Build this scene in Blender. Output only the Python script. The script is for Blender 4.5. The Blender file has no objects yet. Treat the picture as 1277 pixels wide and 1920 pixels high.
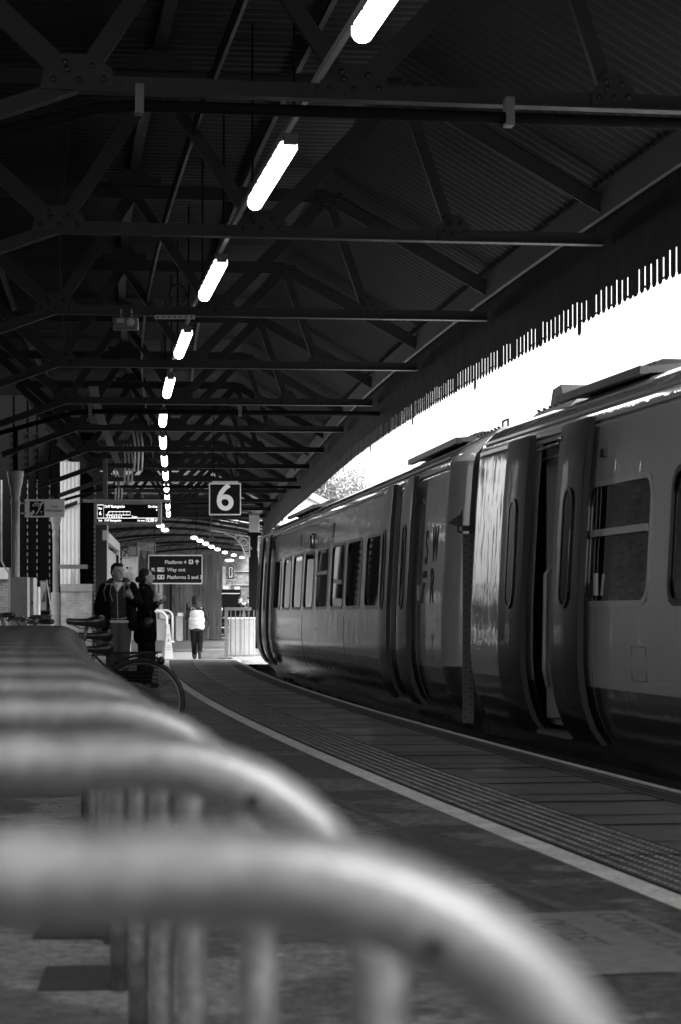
import bpy, math, random
from mathutils import Vector, Matrix
random.seed(7)
R = math.radians
scn = bpy.context.scene
col = scn.collection
# ---------------------------------------------------------------- camera
CAMH, F, CX, HY = 1.05, 4300.0, 638.5, 1148.0
cd = bpy.data.cameras.new('camera')
cam = bpy.data.objects.new('camera', cd); col.objects.link(cam)
cam.location = (0, 0, CAMH); cam.rotation_euler = (R(90), 0, 0)
cd.sensor_fit = 'VERTICAL'; cd.sensor_height = 36.0; cd.sensor_width = 24.0
cd.lens = 36.0 * F / 1920.0
cd.shift_y = (HY - 960.0) / 1920.0
cd.clip_start = 0.05; cd.clip_end = 3000
cd.dof.use_dof = True; cd.dof.focus_distance = 30.0; cd.dof.aperture_fstop = 6.3
scn.camera = cam
# ---------------------------------------------------------------- sky, sun, exposure
w = bpy.data.worlds.new("World"); scn.world = w; w.use_nodes = True
nt = w.node_tree; nt.nodes.clear()
sky = nt.nodes.new('ShaderNodeTexSky'); sky.sky_type = 'NISHITA'; sky.sun_disc = False
SUN_EL, SUN_ROT = R(48), R(140)
sky.sun_elevation = SUN_EL; sky.sun_rotation = SUN_ROT; sky.dust_density = 4.0
bwn = nt.nodes.new('ShaderNodeRGBToBW')
bg = nt.nodes.new('ShaderNodeBackground'); bg.inputs[1].default_value = 0.15
wo = nt.nodes.new('ShaderNodeOutputWorld')
nt.links.new(sky.outputs[0], bwn.inputs[0]); nt.links.new(bwn.outputs[0], bg.inputs[0]); nt.links.new(bg.outputs[0], wo.inputs[0])
sd = bpy.data.lights.new('sun', 'SUN'); sd.energy = 1.5; sd.angle = R(20); sd.color = (1, 1, 1)
sun = bpy.data.objects.new('sun', sd); col.objects.link(sun)
_sv = Vector((math.sin(SUN_ROT) * math.cos(SUN_EL), math.cos(SUN_ROT) * math.cos(SUN_EL), math.sin(SUN_EL)))
sun.rotation_euler = (-_sv).to_track_quat('-Z', 'Y').to_euler()
sun.location = (30, -30, 60)
scn.view_settings.view_transform = 'Standard'; scn.view_settings.look = 'None'
scn.view_settings.exposure = 2.5; scn.view_settings.gamma = 1.0
try:
    scn.cycles.use_denoising = True; scn.cycles.denoiser = 'OPENIMAGEDENOISE'; scn.cycles.denoising_input_passes = 'RGB_ALBEDO_NORMAL'; scn.cycles.denoising_prefilter = 'ACCURATE'
    scn.cycles.max_bounces = 8; scn.cycles.diffuse_bounces = 5; scn.cycles.glossy_bounces = 4
    scn.cycles.transparent_max_bounces = 12; scn.cycles.sample_clamp_indirect = 8.0
    scn.cycles.caustics_reflective = False; scn.cycles.caustics_refractive = False
    w.cycles.sampling_method = 'MANUAL'; w.cycles.sample_map_resolution = 512
except Exception: pass

# ---------------------------------------------------------------- the curve of the platform
def m_(y):
    return -.155 + .00252 * (min(y, 48.5) - 15.5) + (0.003 * max(0, min(y, 118) - 90))
def E(y):
    if y <= 48.5:
        t = y - 15.5; return 1.64 - .155 * t + .00126 * t * t
    e = E(48.5); s = -.155 + .00252 * 33
    if y <= 90: return e + s * (y - 48.5)
    e += s * 41.5; t = min(y, 118) - 90
    e += s * t + .0015 * t * t
    if y > 118: e += (s + .003 * 28) * (y - 118)
    return e
def TH(y): return math.atan(-m_(y))
def C(u, y, z=0.0):
    a = TH(y); return Vector((E(y) + u * math.cos(a), y + u * math.sin(a), z))
def at(px, py, d): return Vector(((px - CX) / F * d, d, CAMH + (HY - py) / F * d))
def AX(px, d): return (px - CX) / F * d
def AZ(py, d): return CAMH + (HY - py) / F * d
def gz(y):
    if y < 51.5: return 0.0
    if y < 55: return -.14 * (y - 51.5) / 3.5
    if y < 75: return -.14
    if y < 90: return -.14 * (90 - y) / 15
    return 0.0

# ---------------------------------------------------------------- materials (all grey: a black and white photograph)
def mat(name, base, rough=.6, metal=0.0, var=.0, vscale=3.0, bump=0.0, bscale=40.0, coat=0.0, spec=.5, coords='Object', stretch=(1, 1, 1), emit=0.0):
    m = bpy.data.materials.new(name); m.use_nodes = True
    n = m.node_tree.nodes; l = m.node_tree.links; p = n['Principled BSDF']
    p.inputs['Base Color'].default_value = (base, base, base, 1)
    p.inputs['Roughness'].default_value = rough; p.inputs['Metallic'].default_value = metal
    p.inputs['Specular IOR Level'].default_value = spec
    if coat: p.inputs['Coat Weight'].default_value = coat; p.inputs['Coat Roughness'].default_value = .04
    if emit:
        p.inputs['Emission Color'].default_value = (1, 1, 1, 1); p.inputs['Emission Strength'].default_value = emit
    if var or bump:
        tc = n.new('ShaderNodeTexCoord'); mp = n.new('ShaderNodeMapping'); mp.inputs['Scale'].default_value = stretch
        l.new(tc.outputs[coords], mp.inputs[0])
    if var:
        no = n.new('ShaderNodeTexNoise'); no.inputs['Scale'].default_value = vscale; no.inputs['Detail'].default_value = 6; no.inputs['Roughness'].default_value = .65
        l.new(mp.outputs[0], no.inputs['Vector'])
        mr = n.new('ShaderNodeMapRange'); mr.inputs['From Min'].default_value = .3; mr.inputs['From Max'].default_value = .7
        mr.inputs['To Min'].default_value = base * (1 - var); mr.inputs['To Max'].default_value = base * (1 + var)
        l.new(no.outputs['Fac'], mr.inputs[0]); l.new(mr.outputs[0], p.inputs['Base Color'])
        mr2 = n.new('ShaderNodeMapRange'); mr2.inputs['From Min'].default_value = .3; mr2.inputs['From Max'].default_value = .7
        mr2.inputs['To Min'].default_value = max(.02, rough * (1 - var * .4)); mr2.inputs['To Max'].default_value = min(1, rough * (1 + var * .4))
        l.new(no.outputs['Fac'], mr2.inputs[0]); l.new(mr2.outputs[0], p.inputs['Roughness'])
    if bump:
        nb = n.new('ShaderNodeTexNoise'); nb.inputs['Scale'].default_value = bscale; nb.inputs['Detail'].default_value = 5
        l.new(mp.outputs[0], nb.inputs['Vector'])
        bu = n.new('ShaderNodeBump'); bu.inputs['Strength'].default_value = bump; bu.inputs['Distance'].default_value = .01
        l.new(nb.outputs['Fac'], bu.inputs['Height']); l.new(bu.outputs[0], p.inputs['Normal'])
    return m

M = {}
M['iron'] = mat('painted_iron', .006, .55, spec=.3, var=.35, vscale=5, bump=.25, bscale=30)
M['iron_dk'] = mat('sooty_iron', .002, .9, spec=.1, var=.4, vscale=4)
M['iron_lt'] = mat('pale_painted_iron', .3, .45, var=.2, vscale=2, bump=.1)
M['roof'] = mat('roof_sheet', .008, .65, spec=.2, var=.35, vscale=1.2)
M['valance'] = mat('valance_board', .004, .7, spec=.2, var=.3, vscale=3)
M['galv'] = mat('galvanised_steel', .075, .43, metal=.35, var=.5, vscale=20, bump=.15, bscale=60)
M['galv_leg'] = M['galv']
M['black'] = mat('black_paint', .012, .35, var=.2, vscale=4)
M['matblack'] = mat('matt_black', .003, .9, spec=.05)
M['rubber'] = mat('black_rubber', .012, .55)
M['white'] = mat('white_paint', .78, .5, var=.06, vscale=6)
M['dirtywhite'] = mat('worn_white_paint', .6, .5, var=.15, vscale=5)
M['grey'] = mat('grey_paint', .28, .4, var=.15, vscale=4)
M['midgrey'] = mat('mid_grey_paint', .16, .45, var=.2, vscale=4)
M['dkgrey'] = mat('dark_grey_paint', .06, .45, var=.2, vscale=4)
M['signface'] = mat('sign_face', .006, .6, spec=.2)
M['steel'] = mat('bright_steel', .5, .25, metal=1.0)
M['lamp'] = mat('lit_diffuser', .8, .5, emit=2.2)
M['lamp_far'] = mat('lit_diffuser_small', .8, .5, emit=1.5)
M['led'] = mat('lit_display_text', .8, .5, emit=.35)
M['screen'] = mat('display_glass', .004, .6, spec=.1)
M['signtext'] = mat('sign_lettering', .72, .5)
M['lit_panel'] = mat('backlit_numeral', .72, .5, emit=.03)
M['skin'] = mat('skin', .30, .5, var=.1, vscale=20)
M['hair'] = mat('hair', .012, .6, spec=.2, bump=.4, bscale=120, stretch=(1, 1, .3))
M['coat'] = mat('black_coat', .004, .9, spec=.1, bump=.5, bscale=18)
M['hoodie'] = mat('dark_hoodie', .016, .85, bump=.4, bscale=20)
M['hood'] = mat('grey_hood', .05, .85, bump=.4, bscale=20)
M['shirt'] = mat('pale_shirt', .5, .8)
M['trousers'] = mat('grey_trousers', .06, .8, var=.2, vscale=9, bump=.8, bscale=10)
M['darktrousers'] = mat('dark_trousers', .010, .9, spec=.1, bump=.7, bscale=12)
M['hivis'] = mat('pale_vest', .8, .6, bump=.4, bscale=12)
M['hivis2'] = mat('reflective_tape', .5, .4)
M['shoe'] = mat('dark_shoe', .015, .4)
M['eye'] = mat('eye', .02, .3)
M['lips'] = mat('lips', .16, .5)
M['cup'] = mat('paper_cup', .7, .6)
M['cabpanel'] = mat('cabinet_panel', .34, .5, var=.12, vscale=5)
M['plaster'] = mat('pale_plaster', .42, .8, var=.15, vscale=2)
M['wood'] = mat('weathered_boards', .19, .8, var=.5, vscale=2.0, stretch=(6, 6, .35))
M['farroof'] = mat('far_canopy', .04, .7, var=.5, vscale=1.2)
M['bark'] = mat('bark', .1, .9, var=.3)
M['leaf'] = mat('pale_leaves', .22, .7, var=.3, vscale=8)
M['palewall'] = mat('pale_render', .75, .8)
M['wheel_steel'] = mat('dusty_wheel', .05, .6, var=.3)
M['under'] = mat('underframe_grime', .018, .7, var=.5, vscale=5)
M['saddle'] = mat('saddle_vinyl', .012, .3)
M['seat'] = mat('train_seat', .03, .8)
M['interior'] = mat('train_interior', .10, .7)
M['grey_panel'] = mat('vestibule_panel', .16, .6)

def brickmat(name, c1, c2, mort, scale=1.0, coords='Object'):
    m = bpy.data.materials.new(name); m.use_nodes = True
    n = m.node_tree.nodes; l = m.node_tree.links; p = n['Principled BSDF']
    tc = n.new('ShaderNodeTexCoord'); sx = n.new('ShaderNodeSeparateXYZ'); cb = n.new('ShaderNodeCombineXYZ'); ad = n.new('ShaderNodeMath')
    l.new(tc.outputs[coords], sx.inputs[0]); l.new(sx.outputs[0], ad.inputs[0]); l.new(sx.outputs[1], ad.inputs[1])
    l.new(ad.outputs[0], cb.inputs[0]); l.new(sx.outputs[2], cb.inputs[1])
    b = n.new('ShaderNodeTexBrick'); b.inputs['Scale'].default_value = scale
    b.inputs['Brick Width'].default_value = .225; b.inputs['Row Height'].default_value = .075; b.inputs['Mortar Size'].default_value = .006
    b.inputs['Color1'].default_value = (c1, c1, c1, 1); b.inputs['Color2'].default_value = (c2, c2, c2, 1); b.inputs['Mortar'].default_value = (mort, mort, mort, 1)
    l.new(cb.outputs[0], b.inputs['Vector'])
    no = n.new('ShaderNodeTexNoise'); no.inputs['Scale'].default_value = 2.5; no.inputs['Detail'].default_value = 5
    l.new(tc.outputs[coords], no.inputs['Vector'])
    mx = n.new('ShaderNodeMix'); mx.data_type = 'RGBA'; mx.blend_type = 'MULTIPLY'; mx.inputs[0].default_value = 1
    mr = n.new('ShaderNodeMapRange'); mr.inputs[1].default_value = .3; mr.inputs[2].default_value = .7; mr.inputs[3].default_value = .65; mr.inputs[4].default_value = 1.2
    l.new(no.outputs['Fac'], mr.inputs[0]); l.new(b.outputs['Color'], mx.inputs[6]); l.new(mr.outputs[0], mx.inputs[7])
    l.new(mx.outputs[2], p.inputs['Base Color']); p.inputs['Roughness'].default_value = .85
    return m
M['brick'] = brickmat('brickwork', .16, .27, .12)
M['palebrick'] = brickmat('pale_brickwork', .42, .56, .6)
M['darkbrick'] = brickmat('dark_brickwork', .07, .15, .1)

def corrmat(name, base, pitch, rough=.5):
    m = bpy.data.materials.new(name); m.use_nodes = True
    n = m.node_tree.nodes; l = m.node_tree.links; p = n['Principled BSDF']
    tc = n.new('ShaderNodeTexCoord'); wv = n.new('ShaderNodeTexWave'); wv.inputs['Scale'].default_value = 1 / pitch / 3.18; wv.bands_direction = 'X'
    l.new(tc.outputs['Object'], wv.inputs['Vector'])
    bu = n.new('ShaderNodeBump'); bu.inputs['Distance'].default_value = .02; bu.inputs['Strength'].default_value = .8
    l.new(wv.outputs['Fac'], bu.inputs['Height']); l.new(bu.outputs[0], p.inputs['Normal'])
    p.inputs['Base Color'].default_value = (base, base, base, 1); p.inputs['Roughness'].default_value = rough
    return m
M['whitecorr'] = corrmat('white_corrugated', .7, .12)

# ---- ground materials in platform coordinates (UV = metres across, metres along)
def uvnodes(m):
    n = m.node_tree.nodes; l = m.node_tree.links
    tc = n.new('ShaderNodeTexCoord'); return n, l, n['Principled BSDF'], tc
def noise(n, l, vec, scale, detail=5, rough=.6):
    x = n.new('ShaderNodeTexNoise'); x.inputs['Scale'].default_value = scale; x.inputs['Detail'].default_value = detail; x.inputs['Roughness'].default_value = rough
    l.new(vec, x.inputs['Vector']); return x.outputs['Fac']
def mrange(n, l, v, a, b, c, d, clamp=True):
    x = n.new('ShaderNodeMapRange'); x.clamp = clamp
    for i, q in enumerate((a, b, c, d)): x.inputs[i + 1].default_value = q
    l.new(v, x.inputs[0]); return x.outputs[0]
def mth(n, l, op, a, b=None):
    x = n.new('ShaderNodeMath'); x.operation = op
    for i, q in enumerate((a, b)):
        if q is None: continue
        if isinstance(q, (int, float)): x.inputs[i].default_value = q
        else: l.new(q, x.inputs[i])
    return x.outputs[0]

def asphalt():
    m = bpy.data.materials.new('asphalt'); m.use_nodes = True; n, l, p, tc = uvnodes(m)
    v = tc.outputs['Object']
    fine = noise(n, l, v, 15, 6, .95); mid = noise(n, l, v, 7, 5); big = noise(n, l, v, .55, 7, .62)
    vo = n.new('ShaderNodeTexVoronoi'); vo.inputs['Scale'].default_value = 24; l.new(v, vo.inputs['Vector'])
    speck = mrange(n, l, vo.outputs['Distance'], .0, .16, 1, 0)
    sp2 = mth(n, l, 'MULTIPLY', speck, mrange(n, l, vo.outputs['Color'], .55, .75, 0, 1))
    a = mrange(n, l, fine, .38, .62, .45, 1.6)
    b = mrange(n, l, mid, .3, .7, .85, 1.15)
    c = mrange(n, l, big, .50, .53, .62, 1.15)
    r = mth(n, l, 'MULTIPLY', mth(n, l, 'MULTIPLY', a, b), c); r = mth(n, l, 'MULTIPLY', r, .185)
    r = mth(n, l, 'ADD', r, mth(n, l, 'MULTIPLY', sp2, .10))
    l.new(r, p.inputs['Base Color'])
    l.new(mrange(n, l, big, .46, .56, .5, .85), p.inputs['Roughness'])
    bu = n.new('ShaderNodeBump'); bu.inputs['Strength'].default_value = .35; bu.inputs['Distance'].default_value = .006
    l.new(fine, bu.inputs['Height']); l.new(bu.outputs[0], p.inputs['Normal'])
    return m
M['asphalt'] = asphalt(); M['asphalt'].node_tree.nodes['Principled BSDF'].inputs['Specular IOR Level'].default_value = .04
def slabs():
    m = bpy.data.materials.new('paving_slabs'); m.use_nodes = True; n, l, p, tc = uvnodes(m)
    sx = n.new('ShaderNodeSeparateXYZ'); l.new(tc.outputs['UV'], sx.inputs[0])
    s = mth(n, l, 'DIVIDE', sx.outputs[1], 1.35); fr = mth(n, l, 'FRACT', s); fl = mth(n, l, 'FLOOR', s)
    ed = mth(n, l, 'LESS_THAN', fr, .06)
    wn = n.new('ShaderNodeTexWhiteNoise'); wn.noise_dimensions = '1D'; l.new(fl, wn.inputs['W'])
    v = tc.outputs['Object']; big = noise(n, l, v, 1.6, 6); fine = noise(n, l, v, 60, 4, .7)
    r = mth(n, l, 'MULTIPLY', mrange(n, l, wn.outputs['Value'], 0, 1, .8, 1.15), mrange(n, l, big, .3, .7, .75, 1.2))
    r = mth(n, l, 'MULTIPLY', r, mrange(n, l, fine, .3, .7, .7, 1.3)); r = mth(n, l, 'MULTIPLY', r, .165)
    r = mth(n, l, 'MULTIPLY', r, mth(n, l, 'SUBTRACT', 1, mth(n, l, 'MULTIPLY', ed, .85)))
    l.new(r, p.inputs['Base Color']); l.new(mrange(n, l, big, .35, .65, .28, .55), p.inputs['Roughness'])
    bu = n.new('ShaderNodeBump'); bu.inputs['Strength'].default_value = .25; bu.inputs['Distance'].default_value = .004
    l.new(fine, bu.inputs['Height']); l.new(bu.outputs[0], p.inputs['Normal'])
    return m
M['slabs'] = slabs(); M['slabs'].node_tree.nodes['Principled BSDF'].inputs['Specular IOR Level'].default_value = .12
def tactile():
    m = bpy.data.materials.new('tactile_blister'); m.use_nodes = True; n, l, p, tc = uvnodes(m)
    sx = n.new('ShaderNodeSeparateXYZ'); l.new(tc.outputs['UV'], sx.inputs[0])
    P = .0667
    fu = mth(n, l, 'SUBTRACT', mth(n, l, 'FRACT', mth(n, l, 'DIVIDE', sx.outputs[0], P)), .5)
    fv = mth(n, l, 'SUBTRACT', mth(n, l, 'FRACT', mth(n, l, 'DIVIDE', sx.outputs[1], P)), .5)
    d = mth(n, l, 'SQRT', mth(n, l, 'ADD', mth(n, l, 'MULTIPLY', fu, fu), mth(n, l, 'MULTIPLY', fv, fv)))
    dome = mrange(n, l, d, .2, .36, 1, 0)
    js = mth(n, l, 'LESS_THAN', mth(n, l, 'FRACT', mth(n, l, 'DIVIDE', sx.outputs[1], .4)), .02)
    v = tc.outputs['Object']; big = noise(n, l, v, 2.2, 6); fine = noise(n, l, v, 70, 4, .7)
    wear = mth(n, l, 'MULTIPLY', dome, mrange(n, l, big, .35, .6, .1, 1))
    r = mth(n, l, 'ADD', .12, mth(n, l, 'MULTIPLY', wear, .10))
    r = mth(n, l, 'MULTIPLY', r, mth(n, l, 'MULTIPLY', mrange(n, l, big, .3, .7, .8, 1.25), mrange(n, l, fine, .3, .7, .8, 1.2)))
    r = mth(n, l, 'MULTIPLY', r, mth(n, l, 'SUBTRACT', 1, mth(n, l, 'MULTIPLY', js, .7)))
    l.new(r, p.inputs['Base Color']); p.inputs['Roughness'].default_value = .5
    bu = n.new('ShaderNodeBump'); bu.inputs['Strength'].default_value = 1.0; bu.inputs['Distance'].default_value = .006
    l.new(dome, bu.inputs['Height']); l.new(bu.outputs[0], p.inputs['Normal'])
    return m
M['tactile'] = tactile(); M['tactile'].node_tree.nodes['Principled BSDF'].inputs['Specular IOR Level'].default_value = .05
def linepaint():
    m = bpy.data.materials.new('worn_line_paint'); m.use_nodes = True; n, l, p, tc = uvnodes(m)
    v = tc.outputs['Object']; a = noise(n, l, v, 30, 6, .7); b = noise(n, l, v, 3, 5)
    r = mth(n, l, 'MULTIPLY', mrange(n, l, a, .3, .55, .6, 1.0), mrange(n, l, b, .3, .7, .75, 1.1)); r = mth(n, l, 'MULTIPLY', r, 1.0)
    l.new(r, p.inputs['Base Color']); p.inputs['Roughness'].default_value = .6
    return m
M['line'] = linepaint(); M['line'].node_tree.nodes['Principled BSDF'].inputs['Specular IOR Level'].default_value = .05
M['coping'] = mat('coping_edge', .12, .6, spec=.05, var=.35, vscale=8, bump=.3)
M['nosing'] = mat('worn_nosing', .6, .6, spec=.05, var=.35, vscale=14, bump=.3)
M['stud'] = mat('worn_stud', .21, .6, spec=.05, var=.5, vscale=5)
M['groove'] = mat('joint_groove', .012, .9, spec=.05)
M['joint'] = mat('trench_repair', .15, .75, spec=.05, var=.3, vscale=20)
M['marking'] = mat('worn_floor_sign', .26, .6, spec=.05, var=.25, vscale=12)
M['markletter'] = mat('worn_floor_lettering', .15, .6, spec=.05, var=.4, vscale=14)
M['cover'] = mat('asphalt_patch', .06, .8, spec=.05, var=.3, vscale=30)
M['ballast'] = mat('ballast', .22, .9, var=.6, vscale=9, bump=1.0, bscale=14)
M['trackbed'] = mat('shaded_ballast', .03, .9, var=.6, vscale=9, bump=1.0, bscale=14)  # ballast darkened in its colour to stand for shade under the train
M['concrete'] = mat('concrete_paving', .10, .55, var=.2, vscale=1.5, bump=.1)
M['palepave'] = mat('pale_paving', .5, .5, var=.15, vscale=3)

def trainpaint(name, base, rough, wave=.26, coat=.8):
    m = mat(name, base, rough, var=.12, vscale=1.2, coat=coat)
    n = m.node_tree.nodes; l = m.node_tree.links; p = n['Principled BSDF']
    tc = n.new('ShaderNodeTexCoord'); mp = n.new('ShaderNodeMapping'); mp.inputs['Scale'].default_value = (1, 1, .25)
    l.new(tc.outputs['Object'], mp.inputs[0])
    a = noise(n, l, mp.outputs[0], 5.0, 3, .5)
    bu = n.new('ShaderNodeBump'); bu.inputs['Strength'].default_value = wave; bu.inputs['Distance'].default_value = .02
    l.new(a, bu.inputs['Height']); l.new(bu.outputs[0], p.inputs['Normal']); l.new(bu.outputs[0], p.inputs['Coat Normal'])
    return m
M['tbody'] = trainpaint('train_grey', .215, .33)
M['tlow'] = trainpaint('train_lower_dark', .02, .35)
M['tdoor'] = trainpaint('train_door_dark', .003, .35, .2, .12); M['tdoor'].node_tree.nodes['Principled BSDF'].inputs['Specular IOR Level'].default_value = .15
M['troof'] = mat('train_roof', .7, .12, var=.15, vscale=4, coat=1.0)
M['tframe'] = mat('window_frame_grey', .2, .3, coat=.4)
M['tletter'] = mat('train_lettering', .03, .6, spec=.1)
def glass(name, tint=.22, rough=.02):
    m = bpy.data.materials.new(name); m.use_nodes = True; n = m.node_tree.nodes; l = m.node_tree.links; n.clear()
    o = n.new('ShaderNodeOutputMaterial'); tr = n.new('ShaderNodeBsdfTransparent'); tr.inputs[0].default_value = (tint,) * 3 + (1,)
    g = n.new('ShaderNodeBsdfGlossy'); g.inputs['Roughness'].default_value = rough; g.inputs[0].default_value = (.6, .6, .6, 1)
    fr = n.new('ShaderNodeFresnel'); fr.inputs[0].default_value = 1.2; mx = n.new('ShaderNodeMixShader')
    l.new(fr.outputs[0], mx.inputs[0]); l.new(tr.outputs[0], mx.inputs[1]); l.new(g.outputs[0], mx.inputs[2]); l.new(mx.outputs[0], o.inputs[0])
    return m
M['glass'] = glass('tinted_window_glass')

# ---------------------------------------------------------------- mesh helpers
class MB:
    def __init__(s): s.v = []; s.f = []; s.mi = []; s.uv = None
    def add(s, vs, fs, mi=0):
        b = len(s.v); s.v += [tuple(x) for x in vs]; s.f += [tuple(b + i for i in f) for f in fs]; s.mi += [mi] * len(fs); return s
    def box(s, c, size, rz=0, mi=0, mtx=None):
        x, y, z = [q / 2 for q in size]
        vs = [Vector((sx * x, sy * y, sz * z)) for sx in (-1, 1) for sy in (-1, 1) for sz in (-1, 1)]
        mm = mtx if mtx is not None else Matrix.Rotation(rz, 4, 'Z')
        vs = [mm @ q + Vector(c) for q in vs]
        return s.add(vs, [(0, 1, 3, 2), (4, 6, 7, 5), (0, 4, 5, 1), (2, 3, 7, 6), (0, 2, 6, 4), (1, 5, 7, 3)], mi)
    def bar(s, p0, p1, w_, h_, mi=0, up=(0, 0, 1)):
        p0, p1 = Vector(p0), Vector(p1); d = p1 - p0; L = d.length; d.normalize()
        upv = Vector(up)
        if abs(d.dot(upv)) > .98: upv = Vector((0, 1, 0))
        x = d.cross(upv).normalized(); z = x.cross(d)
        vs = [p + x * (a * w_ / 2) + z * (b * h_ / 2) for p in (p0, p1) for a in (-1, 1) for b in (-1, 1)]
        return s.add(vs, [(0, 1, 3, 2), (4, 6, 7, 5), (0, 4, 5, 1), (2, 3, 7, 6), (0, 2, 6, 4), (1, 5, 7, 3)], mi)
    def tube(s, path, r, n=10, mi=0, caps=True, closed=False):
        path = [Vector(p) for p in path]; N = len(path); rs = r if isinstance(r, (list, tuple)) else [r] * N
        rings = []; prev = None
        for i, p in enumerate(path):
            if closed: d = path[(i + 1) % N] - path[i - 1]
            else: d = path[min(i + 1, N - 1)] - path[max(i - 1, 0)]
            d.normalize()
            if prev is None:
                a = Vector((0, 0, 1)) if abs(d.z) < .9 else Vector((0, 1, 0))
                x = d.cross(a).normalized()
            else:
                x = (prev - d * prev.dot(d)).normalized()
            prev = x; y = d.cross(x)
            rings.append([p + (x * math.cos(t) + y * math.sin(t)) * rs[i] for t in [2 * math.pi * k / n for k in range(n)]])
        vs = [q for rg in rings for q in rg]; fs = []
        for i in range(N if closed else N - 1):
            j = (i + 1) % N
            for k in range(n):
                k2 = (k + 1) % n; fs.append((i * n + k, i * n + k2, j * n + k2, j * n + k))
        if caps and not closed: fs.append(tuple(range(n))[::-1]); fs.append(tuple((N - 1) * n + k for k in range(n)))
        return s.add(vs, fs, mi)
    def lathe(s, prof, c=(0, 0, 0), n=20, mi=0, axis='z'):
        vs = []; fs = []
        for (r, z) in prof:
            for k in range(n):
                t = 2 * math.pi * k / n
                q = (r * math.cos(t), r * math.sin(t), z) if axis == 'z' else ((r * math.cos(t), z, r * math.sin(t)) if axis == 'y' else (z, r * math.cos(t), r * math.sin(t)))
                vs.append(Vector(q) + Vector(c))
        for i in range(len(prof) - 1):
            for k in range(n): fs.append((i * n + k, i * n + (k + 1) % n, (i + 1) * n + (k + 1) % n, (i + 1) * n + k))
        fs.append(tuple(range(n))[::-1]); fs.append(tuple((len(prof) - 1) * n + k for k in range(n)))
        return s.add(vs, fs, mi)
    def prism(s, pts, vec, mi=0):
        n = len(pts); a = [Vector(p) for p in pts]; b = [p + Vector(vec) for p in a]
        return s.add(a + b, [tuple(range(n))[::-1], tuple(range(n, 2 * n))] + [(i, (i + 1) % n, n + (i + 1) % n, n + i) for i in range(n)], mi)
    def ell(s, c, r, mi=0, n=16, m=10, rot=None):
        vs = []; fs = []
        for i in range(1, m):
            ph = math.pi * i / m
            for k in range(n):
                t = 2 * math.pi * k / n; vs.append(Vector((r[0] * math.sin(ph) * math.cos(t), r[1] * math.sin(ph) * math.sin(t), r[2] * math.cos(ph))))
        vs.append(Vector((0, 0, r[2]))); vs.append(Vector((0, 0, -r[2])))
        T = len(vs) - 2
        for i in range(m - 2):
            for k in range(n): fs.append((i * n + k, (i + 1) * n + k, (i + 1) * n + (k + 1) % n, i * n + (k + 1) % n))
        for k in range(n): fs.append((T, k, (k + 1) % n)); fs.append((T + 1, (m - 2) * n + (k + 1) % n, (m - 2) * n + k))
        if rot is not None: vs = [rot @ v for v in vs]
        return s.add([v + Vector(c) for v in vs], fs, mi)
    def cap(s, p0, r0, p1, r1, mi=0, n=12):
        p0, p1 = Vector(p0), Vector(p1); d = (p1 - p0).normalized(); path = []; rs = []
        for k in range(4):
            a = math.pi / 2 * (1 - k / 4) ; path.append(p0 - d * r0 * math.sin(a)); rs.append(max(.002, r0 * math.cos(a)))
        path += [p0, p1]; rs += [r0, r1]
        for k in range(1, 5):
            a = math.pi / 2 * k / 4; path.append(p1 + d * r1 * math.sin(a)); rs.append(max(.002, r1 * math.cos(a)))
        return s.tube(path, rs, n, mi)
    def build(s, name, m, parent=None, smooth=False, loc=None, rz=0, bevel=0):
        me = bpy.data.meshes.new(name); me.from_pydata(s.v, [], s.f)
        ms = m if isinstance(m, (list, tuple)) else [m]
        for q in ms: me.materials.append(q)
        me.polygons.foreach_set('material_index', s.mi)
        if s.uv:
            ul = me.uv_layers.new(name='UVMap')
            for lp in me.loops: ul.data[lp.index].uv = s.uv[lp.vertex_index]
        if smooth: me.polygons.foreach_set('use_smooth', [True] * len(me.polygons))
        me.update(); o = bpy.data.objects.new(name, me); col.objects.link(o)
        if parent: o.parent = parent
        if loc is not None: o.location = loc
        if rz: o.rotation_euler.z = rz
        if smooth == 'auto':
            try: me.set_sharp_from_angle(angle=R(35))
            except Exception: pass
        if bevel:
            b = o.modifiers.new('bevel', 'BEVEL'); b.width = bevel; b.segments = 2; b.limit_method = 'ANGLE'
        return o
def tag(o, label=None, cat=None, group=None, kind=None):
    if label: o['label'] = label
    if cat: o['category'] = cat
    if group: o['group'] = group
    if kind: o['kind'] = kind
    return o
def thing(name, label, cat, loc=(0, 0, 0), rz=0, group=None):
    o = bpy.data.objects.new(name, None); o.empty_display_size = .1; col.objects.link(o)
    o.location = loc; o.rotation_euler.z = rz; return tag(o, label, cat, group)
def copy_tree(o, parent=None):
    c = o.copy(); col.objects.link(c); c.parent = parent
    for ch in list(o.children): copy_tree(ch, c)
    return c
def struct(o): o['kind'] = 'structure'; return o
def text(body, size, mtx, m, parent, name='lettering', align='LEFT', extrude=.003, bold=0.0, sx=1.0):
    cu = bpy.data.curves.new('t', 'FONT'); cu.body = body; cu.size = size; cu.extrude = extrude; cu.align_x = align; cu.align_y = 'BOTTOM_BASELINE'; cu.offset = bold * size
    cu.resolution_u = 4
    o = bpy.data.objects.new('t', cu); col.objects.link(o)
    dg = bpy.context.evaluated_depsgraph_get(); me = bpy.data.meshes.new_from_object(o.evaluated_get(dg))
    bpy.data.objects.remove(o)
    me.transform(mtx @ Matrix.Diagonal((sx, 1, 1, 1))); me.materials.clear(); me.materials.append(m)
    q = bpy.data.objects.new(name, me); col.objects.link(q)
    if parent: q.parent = parent
    return q
def face_cam(x, y, z): return Matrix.Translation((x, y, z)) @ Matrix.Rotation(R(90), 4, 'X')
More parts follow.
